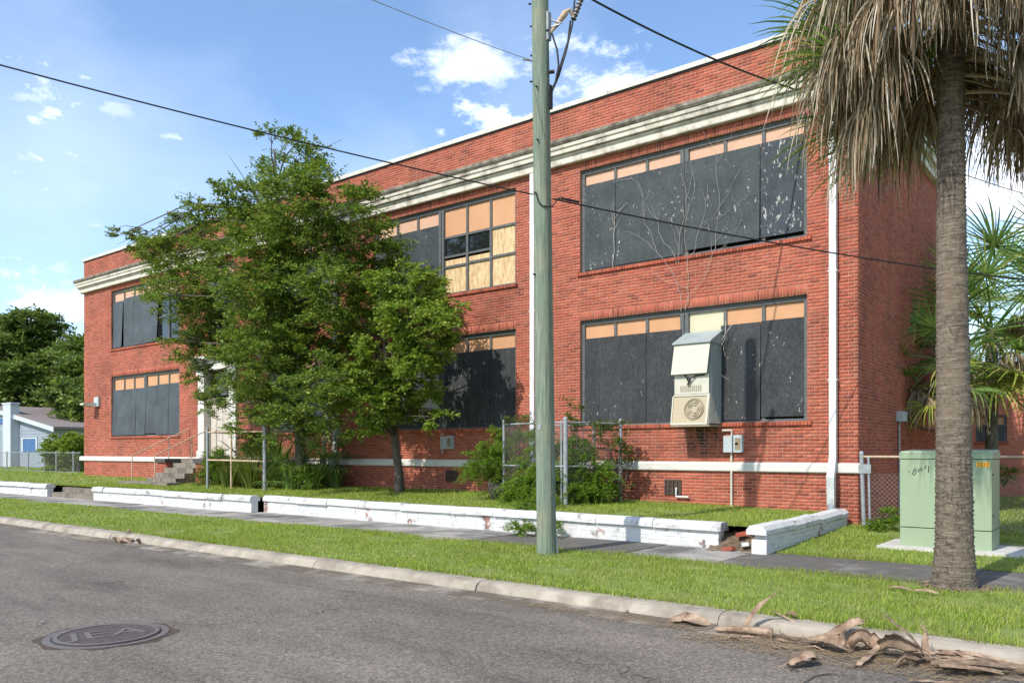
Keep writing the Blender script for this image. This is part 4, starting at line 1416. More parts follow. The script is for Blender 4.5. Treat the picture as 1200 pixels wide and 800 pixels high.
def leaves_from(centres, dirs, size, width, upbias=0.5, g=rng, fold=0.12):
    """one kite-shaped leaf (two triangles along a folded midrib) per centre; dirs is where each leaf points"""
    n = len(centres)
    nrm = unit(g.normal(size=(n, 3)) + np.array([0, 0, 1.0]) * upbias * 2)
    d = unit(dirs)
    s = unit(np.cross(d, nrm))
    nn = np.cross(s, d)
    L = (size * g.uniform(0.65, 1.25, n))[:, None]
    W = L * width
    v = np.stack([centres, centres + d * L * .45 + s * W * .5 + nn * L * fold, centres + d * L - nn * L * .05, centres + d * L * .45 - s * W * .5 + nn * L * fold], 1)
    i = np.arange(n)[:, None] * 4
    f = np.concatenate([i + np.array([[0, 1, 2]]), i + np.array([[0, 2, 3]])], 0)
    return v.reshape(-1, 3), f


def sprays(base, dirs, length, nleaf, lsize, lwidth, droop=0.25, g=rng, spread=0.9, upbias=.5):
    """leafy twigs: base (n,3), dirs (n,3), length (n,)"""
    n = len(base)
    dirs = unit(dirs)
    t = (np.arange(nleaf)[None, :] + g.uniform(0, 1, (n, nleaf))) / nleaf
    P = base[:, None] + dirs[:, None] * (length[:, None] * t)[..., None]
    P[..., 2] -= droop * length[:, None] * t ** 2
    side = unit(np.cross(dirs, np.array([0, 0, 1.0]) + g.normal(size=(n, 3)) * .25))
    sg = np.where(np.arange(nleaf) % 2, 1.0, -1.0)[None, :, None]
    ld = dirs[:, None] * .8 + side[:, None] * sg * spread + g.normal(size=(n, nleaf, 3)) * .35
    P += g.normal(size=P.shape) * lsize * .25
    return leaves_from(P.reshape(-1, 3), ld.reshape(-1, 3), lsize, lwidth, upbias, g)


def crown(clumps, dens, nleaf, lsize, lwidth, length=.7, droop=.25, g=rng, outward=None, flat=0.75, sub=None):
    """clumps: (x,y,z,r). Leafy twigs fan out of small flat pads spread through each clump, with gaps between the pads"""
    B, D, L = [], [], []
    for (cx, cy, cz, r) in clumps:
        n = max(6, int(dens * r * r * g.uniform(.6, 1.4)))
        per = 9 if sub is None else sub
        ns = max(2, n // per)
        d = unit(g.normal(size=(ns, 3)))
        rad = r * g.uniform(.1, 1.0, ns) ** .55
        c = np.array([cx, cy, cz]) + d * rad[:, None] * np.array([1, 1, flat])
        m = ns * per
        cc = np.repeat(c, per, 0)
        dd = np.repeat(d, per, 0)
        a = g.uniform(0, 2 * np.pi, m)
        fan = np.stack([np.cos(a), np.sin(a), g.normal(0, .22, m) + .10], 1)
        k = dd * .55 + fan
        if outward is not None:
            k = k + outward
        B.append(cc + g.normal(size=(m, 3)) * np.array([.07, .07, .04]))
        D.append(k)
        L.append(length * g.uniform(.35, 1.0, m) * (0.5 + .5 * min(1, r)))
    return sprays(np.concatenate(B), np.concatenate(D), np.concatenate(L), nleaf, lsize, lwidth, droop, g, upbias=.9)


def limbs(mb, trunk_pts, clumps, r0, g, start=0.45, jitter=.25, rmin=.012):
    """branches from the upper trunk to every clump"""
    tp = [Vector(p) for p in trunk_pts]
    for (cx, cy, cz, r) in clumps:
        c = Vector((cx, cy, cz))
        best = min(tp[int(len(tp) * start):], key=lambda p: (p - c).length + max(0, p.z - c.z + .3) * 3)
        L = (c - best).length
        mid = best.lerp(c, .5) + Vector((g.normal() * jitter * .4, g.normal() * jitter * .3, .12 * L))
        ra = min(r0, max(rmin * 1.6, r0 * .45 * min(1.0, L / 3)))
        mb.tube([best, best.lerp(mid, .6) + Vector((0, 0, .03 * L)), mid, mid.lerp(c, .6), c], [ra, ra * .85, ra * .65, ra * .45, rmin * .6], 6)
        for _ in range(4):
            e = c + Vector((g.normal(), g.normal(), g.normal() * .7)) * r * .7
            mb.tube([mid.lerp(c, .7), mid.lerp(e, .75), e], [ra * .4, rmin * .8, rmin * .4], 4)


# ---- the two trees in front of the school
gA = np.random.default_rng(5)


def clumps_px(lst, Y, dY, g):
    out = []
    for (px_, py_, rp) in lst:
        y = min(Y + g.uniform(-dY, dY), 15.0)
        p = at(px_, py_, y)
        s = y / (0.7859 + .6184 * (px_ - 600) / 941)
        out.append((p.x, p.y, p.z, rp * s / 941))
    return out


A = [(352, 186, 34), (325, 205, 30), (385, 205, 34), (300, 232, 40), (345, 232, 46), (395, 240, 44), (432, 238, 26), (262, 235, 26), (240, 252, 24), (225, 285, 30), (262, 280, 40),
     (305, 285, 48), (355, 285, 52), (405, 290, 48), (445, 278, 30), (195, 300, 26), (172, 292, 18), (205, 335, 36), (245, 330, 44), (290, 335, 50), (340, 340, 54), (390, 340, 50), (430, 325, 34),
     (185, 345, 22), (235, 372, 38), (275, 380, 46), (320, 392, 52), (370, 395, 52), (250, 412, 28), (285, 430, 40), (330, 445, 46), (372, 448, 42), (262, 455, 24), (305, 474, 30), (345, 480, 30), (215, 400, 20), (238, 440, 18),
     (350, 165, 16), (318, 160, 10), (150, 284, 13), (135, 278, 8), (165, 282, 14), (182, 285, 16), (196, 278, 16), (210, 262, 18), (225, 425, 22), (248, 475, 20), (270, 492, 18), (320, 500, 20), (360, 505, 18), (390, 500, 16), (300, 415, 40), (345, 415, 40)]
clA = clumps_px(A, 13.5, 1.2, gA)
ta = thing('elm_tree', 'broad leafy tree with feathery dark green branches reaching over the entrance', 'tree', (-19.3, 14.6, .43))
trunkA = [(-19.3, 14.6, .35), (-19.32, 14.58, 1.2), (-19.25, 14.5, 2.3), (-19.35, 14.3, 3.5), (-19.2, 14.1, 4.8), (-19.3, 13.9, 6.2), (-19.2, 13.8, 7.6), (-19.25, 13.7, 9.0), (-19.2, 13.6, 10.0)]
mb = MB()
mb.tube(trunkA, [.20, .16, .15, .14, .12, .095, .07, .045, .02], 12)
limbs(mb, trunkA, clA, .085, gA, .25)
mb.build('trunk', M['bark'], ta, smooth=True)
v, f = crown(clA, 285, 17, .092, .52, .62, .16, gA, outward=np.array([-.25, -.05, .10]))
npobj('crown', v, f, M['leafA'], ta)

B = [(468, 330, 34), (455, 300, 24), (500, 345, 36), (525, 358, 22), (440, 350, 36), (480, 372, 40), (515, 378, 24), (420, 385, 38), (455, 402, 40), (495, 402, 34), (522, 390, 16), (410, 430, 36), (445, 440, 38), (485, 440, 32),
     (400, 465, 30), (435, 475, 34), (470, 478, 28), (500, 468, 20), (506, 488, 14), (420, 495, 20), (385, 490, 24), (450, 500, 16), (490, 425, 26)]
clB = clumps_px(B, 14.0, .8, gA)
tb = thing('oak_tree', 'rounded bright green young oak with a slim grey trunk by the school wall', 'tree', (-15.3, 14.7, .43))
trunkB = [(-15.3, 14.7, .33), (-15.33, 14.69, 1.0), (-15.42, 14.62, 1.9), (-15.5, 14.5, 2.8), (-15.45, 14.4, 3.8), (-15.5, 14.3, 4.8), (-15.55, 14.2, 5.6)]
mb = MB()
mb.tube(trunkB, [.16, .115, .10, .085, .07, .05, .02], 12)
limbs(mb, trunkB, clB, .06, gA, .3)
mb.build('trunk', M['bark'], tb, smooth=True)
v, f = crown(clB, 320, 14, .098, .66, .42, .2, gA)
npobj('crown', v, f, M['leafB'], tb)


# ---- trees far left, behind the house
def big_tree(label, base, h, rad, seed, dens=85, lsize=.36, n=28, mat='leafC', flat=.6, low=.22, open_=False):
    g = np.random.default_rng(seed)
    t_ = thing('background_tree', label, 'tree', base, 'trees behind the white house')
    bx_, by_, bz = base
    tr_ = [(bx_, by_, bz - .3), (bx_ + .2, by_, bz + h * .25), (bx_ - .1, by_, bz + h * .5), (bx_ + .2, by_, bz + h * .75), (bx_, by_, bz + h * .95)]
    cl = []
    for k in range(n):
        hh = low + (1 - low) * (k + .5) / n
        w = rad * (1 - max(0, hh - .45) ** 1.5 * 1.6) * g.uniform(.35, 1.0)
        a = k * 2.4 + g.uniform(0, .8)
        cl.append((bx_ + w * math.cos(a), by_ + w * math.sin(a), bz + h * hh * .93, rad * g.uniform(.24, .44) * (.8 if open_ else 1)))
    mb = MB()
    mb.tube(tr_, [h * .028, h * .022, h * .017, h * .011, h * .004], 8)
    limbs(mb, tr_, cl, h * .012, g, .2, .5, .05)
    mb.build('trunk', M['bark'], t_, smooth=True)
    v, f = crown(cl, dens, 14, lsize, .6, 1.5, .15, g, flat=flat)
    npobj('crown', v, f, M[mat], t_)


big_tree('tall open-crowned tree rising above the others behind the house', (-84, 32, .4), 15.2, 5.5, 21, dens=45, n=20, open_=True, low=.45)
big_tree('wide dark tree standing over the house chimney', (-76, 36, .4), 11.6, 6.5, 22)
big_tree('dense dark tree between the house and the school corner', (-66, 34, .4), 10.0, 6.0, 23)
big_tree('dark tree whose crown meets the far corner of the school', (-60, 32, .4), 9.6, 5.0, 24)
big_tree('low bushy tree under the taller ones beyond the house roof', (-72, 28.5, .4), 9.0, 5.5, 25, low=.1)
big_tree('broad tree spreading past the house gable, lower than its neighbours', (-90, 30, .4), 11.0, 7.0, 26, low=.1)
big_tree('shadowy undergrowth tree right behind the clipped hedge', (-58, 28, .4), 7.0, 4.2, 27, low=.05)

# ---- house at the far left
hs_ = thing('white_house', 'pale clapboard house with a chimney and a blue window beyond the lawn', 'house', (-58, 24, .4))
hY = 21.5
g0 = at(-60, 500, hY)


def hx(px_):
    return at(px_, 500, hY).x


def hz_(py_, px_=30):
    return at(px_, py_, hY).z


xe = hx(66)
xp = hx(-8)
xl = xp - (xe - xp)
ze, zp = hz_(501, 66), hz_(478, -8)
hb = .35
MB().add([(xl, hY, hb), (xe, hY, hb), (xe, hY, ze), (xp, hY, zp), (xl, hY, ze), (xl, hY + 12, hb), (xe, hY + 12, hb), (xe, hY + 12, ze), (xp, hY + 12, zp), (xl, hY + 12, ze)],
         [(0, 1, 2, 3, 4), (1, 6, 7, 2), (9, 8, 7, 6, 5), (0, 4, 9, 5)]).build('wall', M['house_wall'], hs_)
k = hb + .2
while k < ze - .1:
    MB().box(xl - .02, xe + .015, hY - .02, hY - .003, k, k + .17).build('clapboard', M['house_wall'], hs_)
    k += .19
rf = MB()
for a, b_ in ((xe + .5, 1), (xl - .5, -1)):
    za = ze - .5 * (zp - ze) / (xe - xp)
    rf.add([(a, hY - .35, za), (xp, hY - .35, zp + .02), (xp, hY + 12.3, zp + .02), (a, hY + 12.3, za), (a, hY - .35, za + .14), (xp, hY - .35, zp + .18), (xp, hY + 12.3, zp + .18), (a, hY + 12.3, za + .14)],
           [(0, 1, 2, 3), (4, 7, 6, 5), (0, 4, 5, 1), (2, 6, 7, 3), (0, 3, 7, 4)])
rfo = rf.build('roof', M['shingle'], hs_)
za = ze - .5 * (zp - ze) / (xe - xp)
MB().hexa([(xp, hY - .38, zp - .16), (xe + .5, hY - .38, za - .18), (xe + .5, hY - .352, za - .18), (xp, hY - .352, zp - .16), (xp, hY - .38, zp + .1), (xe + .5, hY - .38, za + .1), (xe + .5, hY - .352, za + .1), (xp, hY - .352, zp + .1)]).build('bargeboard', M['house_white'], hs_)
MB().hexa([(hx(22), hY + 3, ze), (hx(57), hY + 3, ze), (hx(57), hY + 7, ze), (hx(22), hY + 7, ze), (hx(24), hY + 3.2, zp + .2), (hx(50), hY + 3.2, zp + .2), (hx(50), hY + 6, zp + .2), (hx(24), hY + 6, zp + .2)]).build('rear_roof', M['shingle'], hs_)
MB().box(hx(14), hx(23), hY - .55, hY - .024, hb, hz_(473)).box(hx(13), hx(24), hY - .58, hY - .02, hz_(473) + .003, hz_(471)).build('chimney', M['house_white'], hs_)
wn_ = MB().box(hx(28), hx(43), hY - .05, hY - .021, hz_(529), hz_(514)).build('window', M['blue'], hs_)
for k in range(1, 3):
    zz = hz_(529) + (hz_(514) - hz_(529)) * k / 3
    MB().box(hx(28), hx(43), hY - .058, hY - .052, zz - .02, zz + .02).build('glazing_bar', M['blue'], wn_)
MB().box(hx(26.5), hx(28), hY - .07, hY - .02, hz_(529), hz_(512.5)).box(hx(43), hx(44.5), hY - .07, hY - .02, hz_(529), hz_(512.5)).box(hx(28), hx(43), hY - .07, hY - .02, hz_(514), hz_(512.5)).build('window_trim', M['house_white'], wn_)
w2 = MB().box(hx(0), hx(6), hY - .05, hY - .021, hz_(495), hz_(488)).build('window', M['blue'], hs_)
MB().box(hx(-1), hx(0), hY - .06, hY - .02, hz_(496), hz_(487)).box(hx(6), hx(7), hY - .06, hY - .02, hz_(496), hz_(487)).box(hx(0), hx(6), hY - .06, hY - .02, hz_(488), hz_(487)).build('window_trim', M['house_white'], w2)

# clipped hedge by the far corner
g = np.random.default_rng(31)
hc = []
for k in range(34):
    hc.append((g.uniform(-46.2, -41.8), g.uniform(18.0, 19.2), g.uniform(.6, 2.1), g.uniform(.4, .6)))
hd = thing('clipped_hedge', 'rounded clipped green hedge beside the far corner of the school', 'hedge', (-44.0, 18.5, .45))
v, f = crown(hc, 520, 12, .11, .6, .4, .1, g)
npobj('foliage', v, f, M['leafB'], hd)
mb = MB()
for k in range(7):
    x = -46.0 + k * .62
    mb.tube([(x, 18.3, .3), (x + .1, 18.3, 1.0), (x - .05, 18.2, 1.8)], [.05, .04, .02], 6)
mb.build('stem', M['bark'], hd)


# ================================================================ chain-link fences
def chain_link(p0, p1, z0, z1, parent, pitch=.085, r=.0022, name='chain_link'):
    """diagonal wires between two ground points"""
    p0, p1 = Vector(p0), Vector(p1)
    L = (p1 - p0).length
    u = (p1 - p0) / L
    H = z1 - z0
    nrm = Vector((-u.y, u.x, 0))
    V, F = [], []
    tri = [(nrm * r, Vector((0, 0, 0)))]

    def seg(a, za, b_, zb, off):
        A_, B_ = p0 + u * a, p0 + u * b_
        A_ = Vector((A_.x, A_.y, za)) + nrm * off
        B_ = Vector((B_.x, B_.y, zb)) + nrm * off
        d = (B_ - A_).normalized()
        s = d.cross(nrm)
        i0 = len(V)
        for q in (A_, B_):
            V.append(q + nrm * r * 1.1)
            V.append(q + s * r - nrm * r * .6)
            V.append(q - s * r - nrm * r * .6)
        F.extend([(i0, i0 + 1, i0 + 4, i0 + 3), (i0 + 1, i0 + 2, i0 + 5, i0 + 4), (i0 + 2, i0, i0 + 3, i0 + 5)])
    a = -H
    while a < L:
        s0, s1 = max(a, 0), min(a + H, L)
        if s1 > s0:
            seg(s0, z0 + (s0 - a), s1, z0 + (s1 - a), r)
            seg(s0, z1 - (s0 - a), s1, z1 - (s1 - a), -r)
        a += pitch
    o = npobj(name, np.array([tuple(q) for q in V]), np.array(F), M['wire_mesh'], parent)
    o['kind'] = 'stuff'
    return o


def post(x, y, z0, z1, r, parent, mat='galv', lean=(0, 0)):
    mb = MB()
    mb.tube([(x, y, z0), (x + lean[0], y + lean[1], z1)], r, 12)
    mb.tube([(x + lean[0], y + lean[1], z1), (x + lean[0], y + lean[1], z1 + .03), (x + lean[0], y + lean[1], z1 + .05)], [r * 1.15, r * 1.0, r * .3], 12)
    return mb.build('post', M[mat], parent, smooth=False)


# enclosure near the entrance: rails only, the mesh is gone
f1 = thing('pipe_fence', 'rusty pipe fence of three bays around the overgrown bed by the entrance', 'fence', (-21, 14, .4))
for (x, y, r_, m_) in ((-22.6, 13.6, .04, 'galv'), (-19.8, 13.7, .055, 'galv'), (-19.75, 15.8, .045, 'galv'), (-21.4, 13.65, .03, 'rust'), (-22.6, 15.9, .04, 'galv')):
    post(x, y, .35, 2.23, r_, f1, m_)
for z in (2.12, 1.27):
    MB().tube([(-22.6, 13.6, z), (-19.8, 13.7, z - .02)], .024, 8).build('rail', M['rust'], f1)
    MB().tube([(-19.8, 13.7, z), (-19.75, 15.8, z - .02)], .024, 8).build('rail', M['rust'], f1)
    MB().tube([(-22.6, 13.6, z), (-22.6, 15.9, z - .02)], .024, 8).build('rail', M['rust'], f1)
# enclosure behind the pole
f2 = thing('chain_link_enclosure', 'galvanised chain-link enclosure overgrown with vines behind the utility pole', 'fence', (-10.3, 14.8, .4))
P4 = [(-11.45, 14.25), (-9.58, 14.0), (-9.10, 15.45), (-11.3, 15.7)]
for (x, y), r_ in zip(P4, (.032, .048, .036, .03)):
    post(x, y, .33, 2.22, r_, f2)
post(-9.82, 15.5, .33, 2.1, .03, f2)
post(-9.70, 14.02, .33, 2.15, .022, f2)
for i in range(3):
    a, b_ = P4[i], P4[(i + 1) % 4]
    for z in (2.15, 1.22):
        MB().tube([(a[0], a[1], z), (b_[0], b_[1], z)], .02, 8).build('rail', M['galv'], f2)
    chain_link((a[0], a[1], 0), (b_[0], b_[1], 0), .42, 2.13, f2)
# fence from the school's corner to the right
f3 = thing('chain_link_fence', 'long galvanised chain-link fence running from the school corner behind the cabinet', 'fence', (0, 16, .1))
post(-4.13, 15.95, .05, 1.50, .038, f3, lean=(-.05, .0))
post(-4.02, 15.93, .05, 1.40, .022, f3, lean=(-.03, .0))
for x in (-1.0, 2.0, 5.0, 8.0):
    post(x, 15.95, .05, 1.50, .03, f3)
MB().tube([(-4.15, 15.95, 1.44), (9, 15.95, 1.47)], .021, 8).build('rail', M['rust'], f3)
chain_link((-4.08, 15.95, 0), (9, 15.95, 0), .13, 1.13, f3)
MB().box(-4.22, -4.0, 15.90, 15.915, 1.13, 1.30).build('hinge_plate', M['galv'], f3)
# fence across the far left lawn
f4 = thing('chain_link_fence', 'low chain-link fence on the lawn in front of the white house', 'fence', (-45, 18, .4))
fy = 17.6
for px_ in (-30, 8, 33, 52, 66, 86):
    p = at(px_, 540, fy)
    post(p.x, fy, .35, 1.50, .035, f4)
a, b_ = at(-40, 540, fy), at(94, 540, fy)
MB().tube([(a.x, fy, 1.46), (b_.x, fy, 1.46)], .024, 6).build('rail', M['galv'], f4)
MB().tube([(a.x, fy, .5), (b_.x, fy, .5)], .02, 6).build('rail', M['galv'], f4)
chain_link((a.x, fy, 0), (b_.x, fy, 0), .45, 1.45, f4, pitch=.12, r=.0025)


# ================================================================ palms
def fan_frond(seed, nleaf, L, droop, petiole, dead=False):
    """a fan leaf in its own space: petiole from the origin along +X, blade spreading from its end"""
    g = random.Random(seed)
    V, F = [], []

    def strip3(pts, ws, sd):
        i0 = len(V)
        for p, w, s_ in zip(pts, ws, sd):
            V.append(p + s_ * w)
            V.append(p - s_ * w)
        for i in range(len(pts) - 1):
            F.append((i0 + 2 * i, i0 + 2 * i + 1, i0 + 2 * i + 3, i0 + 2 * i + 2))
    # petiole, slightly arched
    pp = []
    for i in range(5):
        t_ = i / 4
        pp.append(Vector((petiole * t_, 0, -droop * .35 * petiole * t_ * t_)))
    strip3(pp, [.028, .022, .018, .015, .012], [Vector((0, 1, 0))] * 5)
    strip3(pp, [.018, .016, .014, .012, .01], [Vector((0, 0, 1))] * 5)
    hub = pp[-1]
    for k in range(nleaf):
        u = (k / (nleaf - 1)) * 2 - 1
        an = u * R(150 if not dead else 120) + g.uniform(-.05, .05)
        d = Vector((math.cos(an), math.sin(an), 0.30 * math.cos(an * .6)))
        if dead:
            d = Vector((math.cos(an) * .30 + .05, math.sin(an) * .55, -.35 + g.uniform(-.25, .2)))
        d.normalize()
        ll = L * (1 - .28 * abs(u) ** 2) * g.uniform(.82, 1.1)
        s_ = Vector((-d.y, d.x, 0))
        if s_.length < .05:
            s_ = Vector((0, 1, 0))
        s_.normalize()
        tw = g.uniform(-.5, .5)
        s_ = (s_ + Vector((0, 0, tw))).normalized()
        pts, p, dd = [], hub.copy(), d.copy()
        n = 6
        wob = Vector((g.uniform(-.10, .10), g.uniform(-.10, .10), 0))
        for i in range(n):
            pts.append(p.copy())
            p = p + dd * (ll / (n - 1))
            dd = (dd + Vector((0, 0, -1)) * ((.10 + .35 * droop) * (i + .3) / n * 1.6 + (.35 if dead else 0)) + (wob * (1.0 if dead else .3))).normalized()
        w = ll * (.017 if not dead else .0062)
        strip3(pts, [w * .7, w * 1.15, w * 1.1, w * .9, w * .6, w * .12], [s_] * n)
    me = np_mesh('frond', np.array([tuple(q) for q in V]), np.array(F))
    return me


def dead_frond_mesh(seed, nleaf, L, petiole, el):
    """a dead fan leaf: petiole leaving the trunk along +X at elevation el, shredded blade hanging straight down from it"""
    g = random.Random(seed)
    V, F = [], []

    def strip3(pts, ws, s_):
        i0 = len(V)
        for p, w in zip(pts, ws):
            V.append(p + s_ * w)
            V.append(p - s_ * w)
        for i in range(len(pts) - 1):
            F.append((i0 + 2 * i, i0 + 2 * i + 1, i0 + 2 * i + 3, i0 + 2 * i + 2))
    d0 = Vector((math.cos(el), 0, math.sin(el)))
    pp = [d0 * (petiole * i / 5) + Vector((0, 0, -.30 * petiole * (i / 5) ** 2)) for i in range(6)]
    strip3(pp, [.03, .024, .02, .017, .014, .01], Vector((0, 1, 0)))
    strip3(pp, [.02, .018, .015, .013, .011, .008], Vector((0, 0, 1)))
    hub = pp[-1]
    fold = g.uniform(.45, .95)
    for k in range(nleaf):
        u = g.uniform(-1, 1)
        an = u * R(115)
        d = (d0 * (math.cos(an) * .55) + Vector((0, math.sin(an) * fold, 0)) + Vector((0, 0, -.15 + g.uniform(-.2, .25)))).normalized()
        ll = L * (1 - .25 * abs(u)) * g.uniform(.6, 1.15)
        a = g.uniform(0, math.pi)
        s_ = Vector((math.cos(a), math.sin(a), 0))
        p = pp[3].lerp(hub, g.uniform(.3, 1.0))
        dd = d.copy()
        pts = []
        curl = Vector((g.uniform(-.06, .06), g.uniform(-.06, .06), 0))
        for i in range(7):
            pts.append(p.copy())
            p = p + dd * (ll / 6)
            dd = (dd + Vector((0, 0, -.62)) + curl * (i * .6)).normalized()
        w = g.uniform(.004, .0095)
        strip3(pts, [w * .7, w * 1.2, w * 1.1, w, w * .85, w * .6, w * .15], s_)
    return np_mesh('dead_frond', np.array([tuple(q) for q in V]), np.array(F))


green_fr = [fan_frond(100 + i, 34, .92, d, p) for i, (d, p) in enumerate(((.55, .9), (.9, .8), (1.3, .75), (.3, 1.0)))]
dead_fr = [dead_frond_mesh(200 + i, 95, ln, p, R(e)) for i, (ln, p, e) in enumerate(((.95, .85, 0), (1.05, .95, -14), (.9, .7, -30), (1.0, .9, -6), (1.15, .8, -42), (.95, 1.05, -10), (1.05, .65, -22), (.9, 1.12, -20)))]
for me in green_fr:
    me.materials.append(M['frond'])
yellow_fr = []
for me in green_fr[1:3]:
    m2 = me.copy()
    m2.materials.clear()
    m2.materials.append(M['frond_yellow'])
    yellow_fr.append(m2)
for me in dead_fr:
    me.materials.append(M['dead'])


def place_frond(me, root, c, az, el, roll, scale, name='frond'):
    o = bpy.data.objects.new(name, me)
    COL.objects.link(o)
    o.parent = root
    o.location = Vector(c) - root.location
    o.rotation_euler = (roll, -el, az)
    o.scale = (scale,) * 3
    return o


def ringed_trunk(pts, radii, n=20, ring=.05, amp=.007, seed=1):
    """trunk with shallow leaf-scar rings"""
    g = random.Random(seed)
    P_, R_ = [], []
    for i in range(len(pts) - 1):
        a, b_ = Vector(pts[i]), Vector(pts[i + 1])
        m = max(2, int((b_ - a).length / (ring / 2)))
        for k in range(m):
            t_ = k / m
            P_.append(a.lerp(b_, t_))
            R_.append(radii[i] * (1 - t_) + radii[i + 1] * t_ + (amp if k % 2 else -amp) * g.uniform(.3, 1.3))
    P_.append(Vector(pts[-1]))
    R_.append(radii[-1])
    mb = MB().tube(P_, R_, n)
    mb.v = [(x + g.uniform(-.004, .004), y + g.uniform(-.004, .004), z) for x, y, z in mb.v]
    return mb


PP = Vector((-1.70, 10.32, 0))
pl = thing('fan_palm', 'tall fan palm on the verge with a shaggy skirt of dead grey fronds', 'palm', PP)
ringed_trunk([PP + Vector((0, 0, -.1)), PP + Vector((0, 0, .1)), PP + Vector((0, 0, .5)), PP + Vector((-.01, 0, 2.0)), PP + Vector((-.03, 0, 4.0)), PP + Vector((-.03, 0, 5.5)), PP + Vector((-.03, 0, 7.4))], [.25, .232, .20, .176, .155, .135, .13], 26, seed=4).build('trunk', M['palm'], pl, smooth=True)
g = random.Random(12)
top = PP + Vector((-.03, 0, 0))
# dead skirt: petioles leave the trunk high up and hang outward; azimuth 0 is +X
view = math.atan2(-PP.y, -PP.x)      # towards the street side
for k in range(84):
    az = k * 2.399963 + g.uniform(-.2, .2)
    z = 6.2 + (k / 84) * 1.0 + g.uniform(-.12, .12)
    dv = abs((az - view + math.pi) % (2 * math.pi) - math.pi)
    if dv < 0.95:
        z += .85 - .4 * dv
    dr = abs((az - .67 + math.pi) % (2 * math.pi) - math.pi)
    if dr < .9:
        z -= .70 * (1 - dr / .9) + .1
    dl = abs((az - 3.75 + math.pi) % (2 * math.pi) - math.pi)
    scl = g.uniform(.9, 1.25)
    if dl < .75:
        z += .30
        scl = g.uniform(1.15, 1.4)
    place_frond(dead_fr[k % 8], pl, top + Vector((math.cos(az) * .12, math.sin(az) * .12, z)), az, 0, g.uniform(-.12, .12), scl, 'dead_frond')
for k in range(26):
    az = k * 2.399963 + g.uniform(-.3, .3)
    place_frond(green_fr[k % 4], pl, top + Vector((math.cos(az) * .1, math.sin(az) * .1, 7.25 + .008 * k)), az, R(-32 + k * 4.2 + g.uniform(-8, 8)), g.uniform(-.3, .3), g.uniform(1.1, 1.4))
# low green fronds showing on the school side of the skirt
for az, z, el in ((3.3, 6.8, -6), (3.6, 6.7, -16), (3.1, 6.9, 2), (3.0, 6.5, -34), (2.6, 6.4, -40), (0.5, 6.6, -20), (2.2, 6.5, -30)):
    place_frond(green_fr[g.randrange(4)], pl, top + Vector((math.cos(az) * .12, math.sin(az) * .12, z)), az, R(el), g.uniform(-.3, .3), 1.25)
mb = MB()
for k in range(26):
    a = k * 2.4
    q = PP + Vector((math.cos(a) * g.uniform(.24, .34), math.sin(a) * g.uniform(.24, .34), 0))
    mb.tube([q + Vector((0, 0, -.03)), q + Vector((math.cos(a + 1.5) * .05, math.sin(a + 1.5) * .05, .03)), q + Vector((math.cos(a + 1) * .13, math.sin(a + 1) * .13, .0))], .008, 5)
mb.build('root', M['boot_dark'], pl)


def sabal(label, base, h, nf, seed, lean=(0, 0), sc_=1.25):
    g = random.Random(seed)
    b0 = Vector(base)
    t_ = thing('sabal_palm', label, 'palm', base, 'green palms beside the side wall')
    topp = b0 + Vector((lean[0], lean[1], h))
    ringed_trunk([b0 + Vector((0, 0, -.1)), b0.lerp(topp, .5), topp], [.15, .13, .13], 14, .08, .012, seed).build('trunk', M['bark'], t_, smooth=True)
    for k in range(nf):
        az = k * 2.399963 + g.uniform(-.3, .3)
        u = k / nf
        el = -58 + 125 * u + g.uniform(-8, 8)
        me = (yellow_fr[k % 2] if u < .22 else green_fr[(k % 3) if u < .75 else 3])
        place_frond(me, t_, topp + Vector((math.cos(az) * .1, math.sin(az) * .1, -.25 + .35 * u)), az, R(el), g.uniform(-.3, .3), sc_ * g.uniform(.85, 1.1))
    for k in range(12):
        az = k * 2.399963 + 1.0
        place_frond(dead_fr[(2, 4, 6)[k % 3]], t_, topp + Vector((math.cos(az) * .12, math.sin(az) * .12, -.35)), az, 0, 0, .85, 'dead_frond')


def on(px_, Y, z=.14):
    p = at(px_, 528, Y)
    return (p.x, p.y, z)


sabal('full green sabal palm with yellow lower fronds beside the fan palm trunk', on(1162, 22.0), 4.3, 24, 41, sc_=1.45)
sabal('taller green sabal palm rising behind the yellow-fronded one', on(1216, 24.5), 5.6, 24, 42, sc_=1.45)
sabal('green sabal palm crowding the shaded side wall of the school', on(1104, 20.5), 3.5, 18, 43, sc_=1.0)

# ================================================================ beds, shrubs and vines
g = np.random.default_rng(61)


def sword_clump(label, c, n, h, seed, mat='sword', spread=.6, w=.02, group=None):
    gg = random.Random(seed)
    V, F = [], []
    c = Vector(c)
    for k in range(n):
        az = gg.uniform(0, 2 * math.pi)
        L = h * gg.uniform(.6, 1.15)
        o_ = Vector((math.cos(az), math.sin(az), 0))
        base = c + o_ * gg.uniform(0, .22) + Vector((0, 0, -.03))
        out = gg.uniform(.2, 1.0) * spread
        sd = Vector((-o_.y, o_.x, 0))
        i0 = len(V)
        for i in range(6):
            t_ = i / 5
            p = base + o_ * (out * L * t_ ** 1.6) + Vector((0, 0, L * (t_ - .42 * out * t_ * t_ * 1.1)))
            ww = w * (1 - t_ ** 2.2) + .001
            V.append(p + sd * ww)
            V.append(p - sd * ww)
        for i in range(5):
            F.append((i0 + 2 * i, i0 + 2 * i + 1, i0 + 2 * i + 3, i0 + 2 * i + 2))
    o = npobj('sword_plant', np.array([tuple(q) for q in V]), np.array(F), M[mat])
    return tag(o, label, 'plant', group)


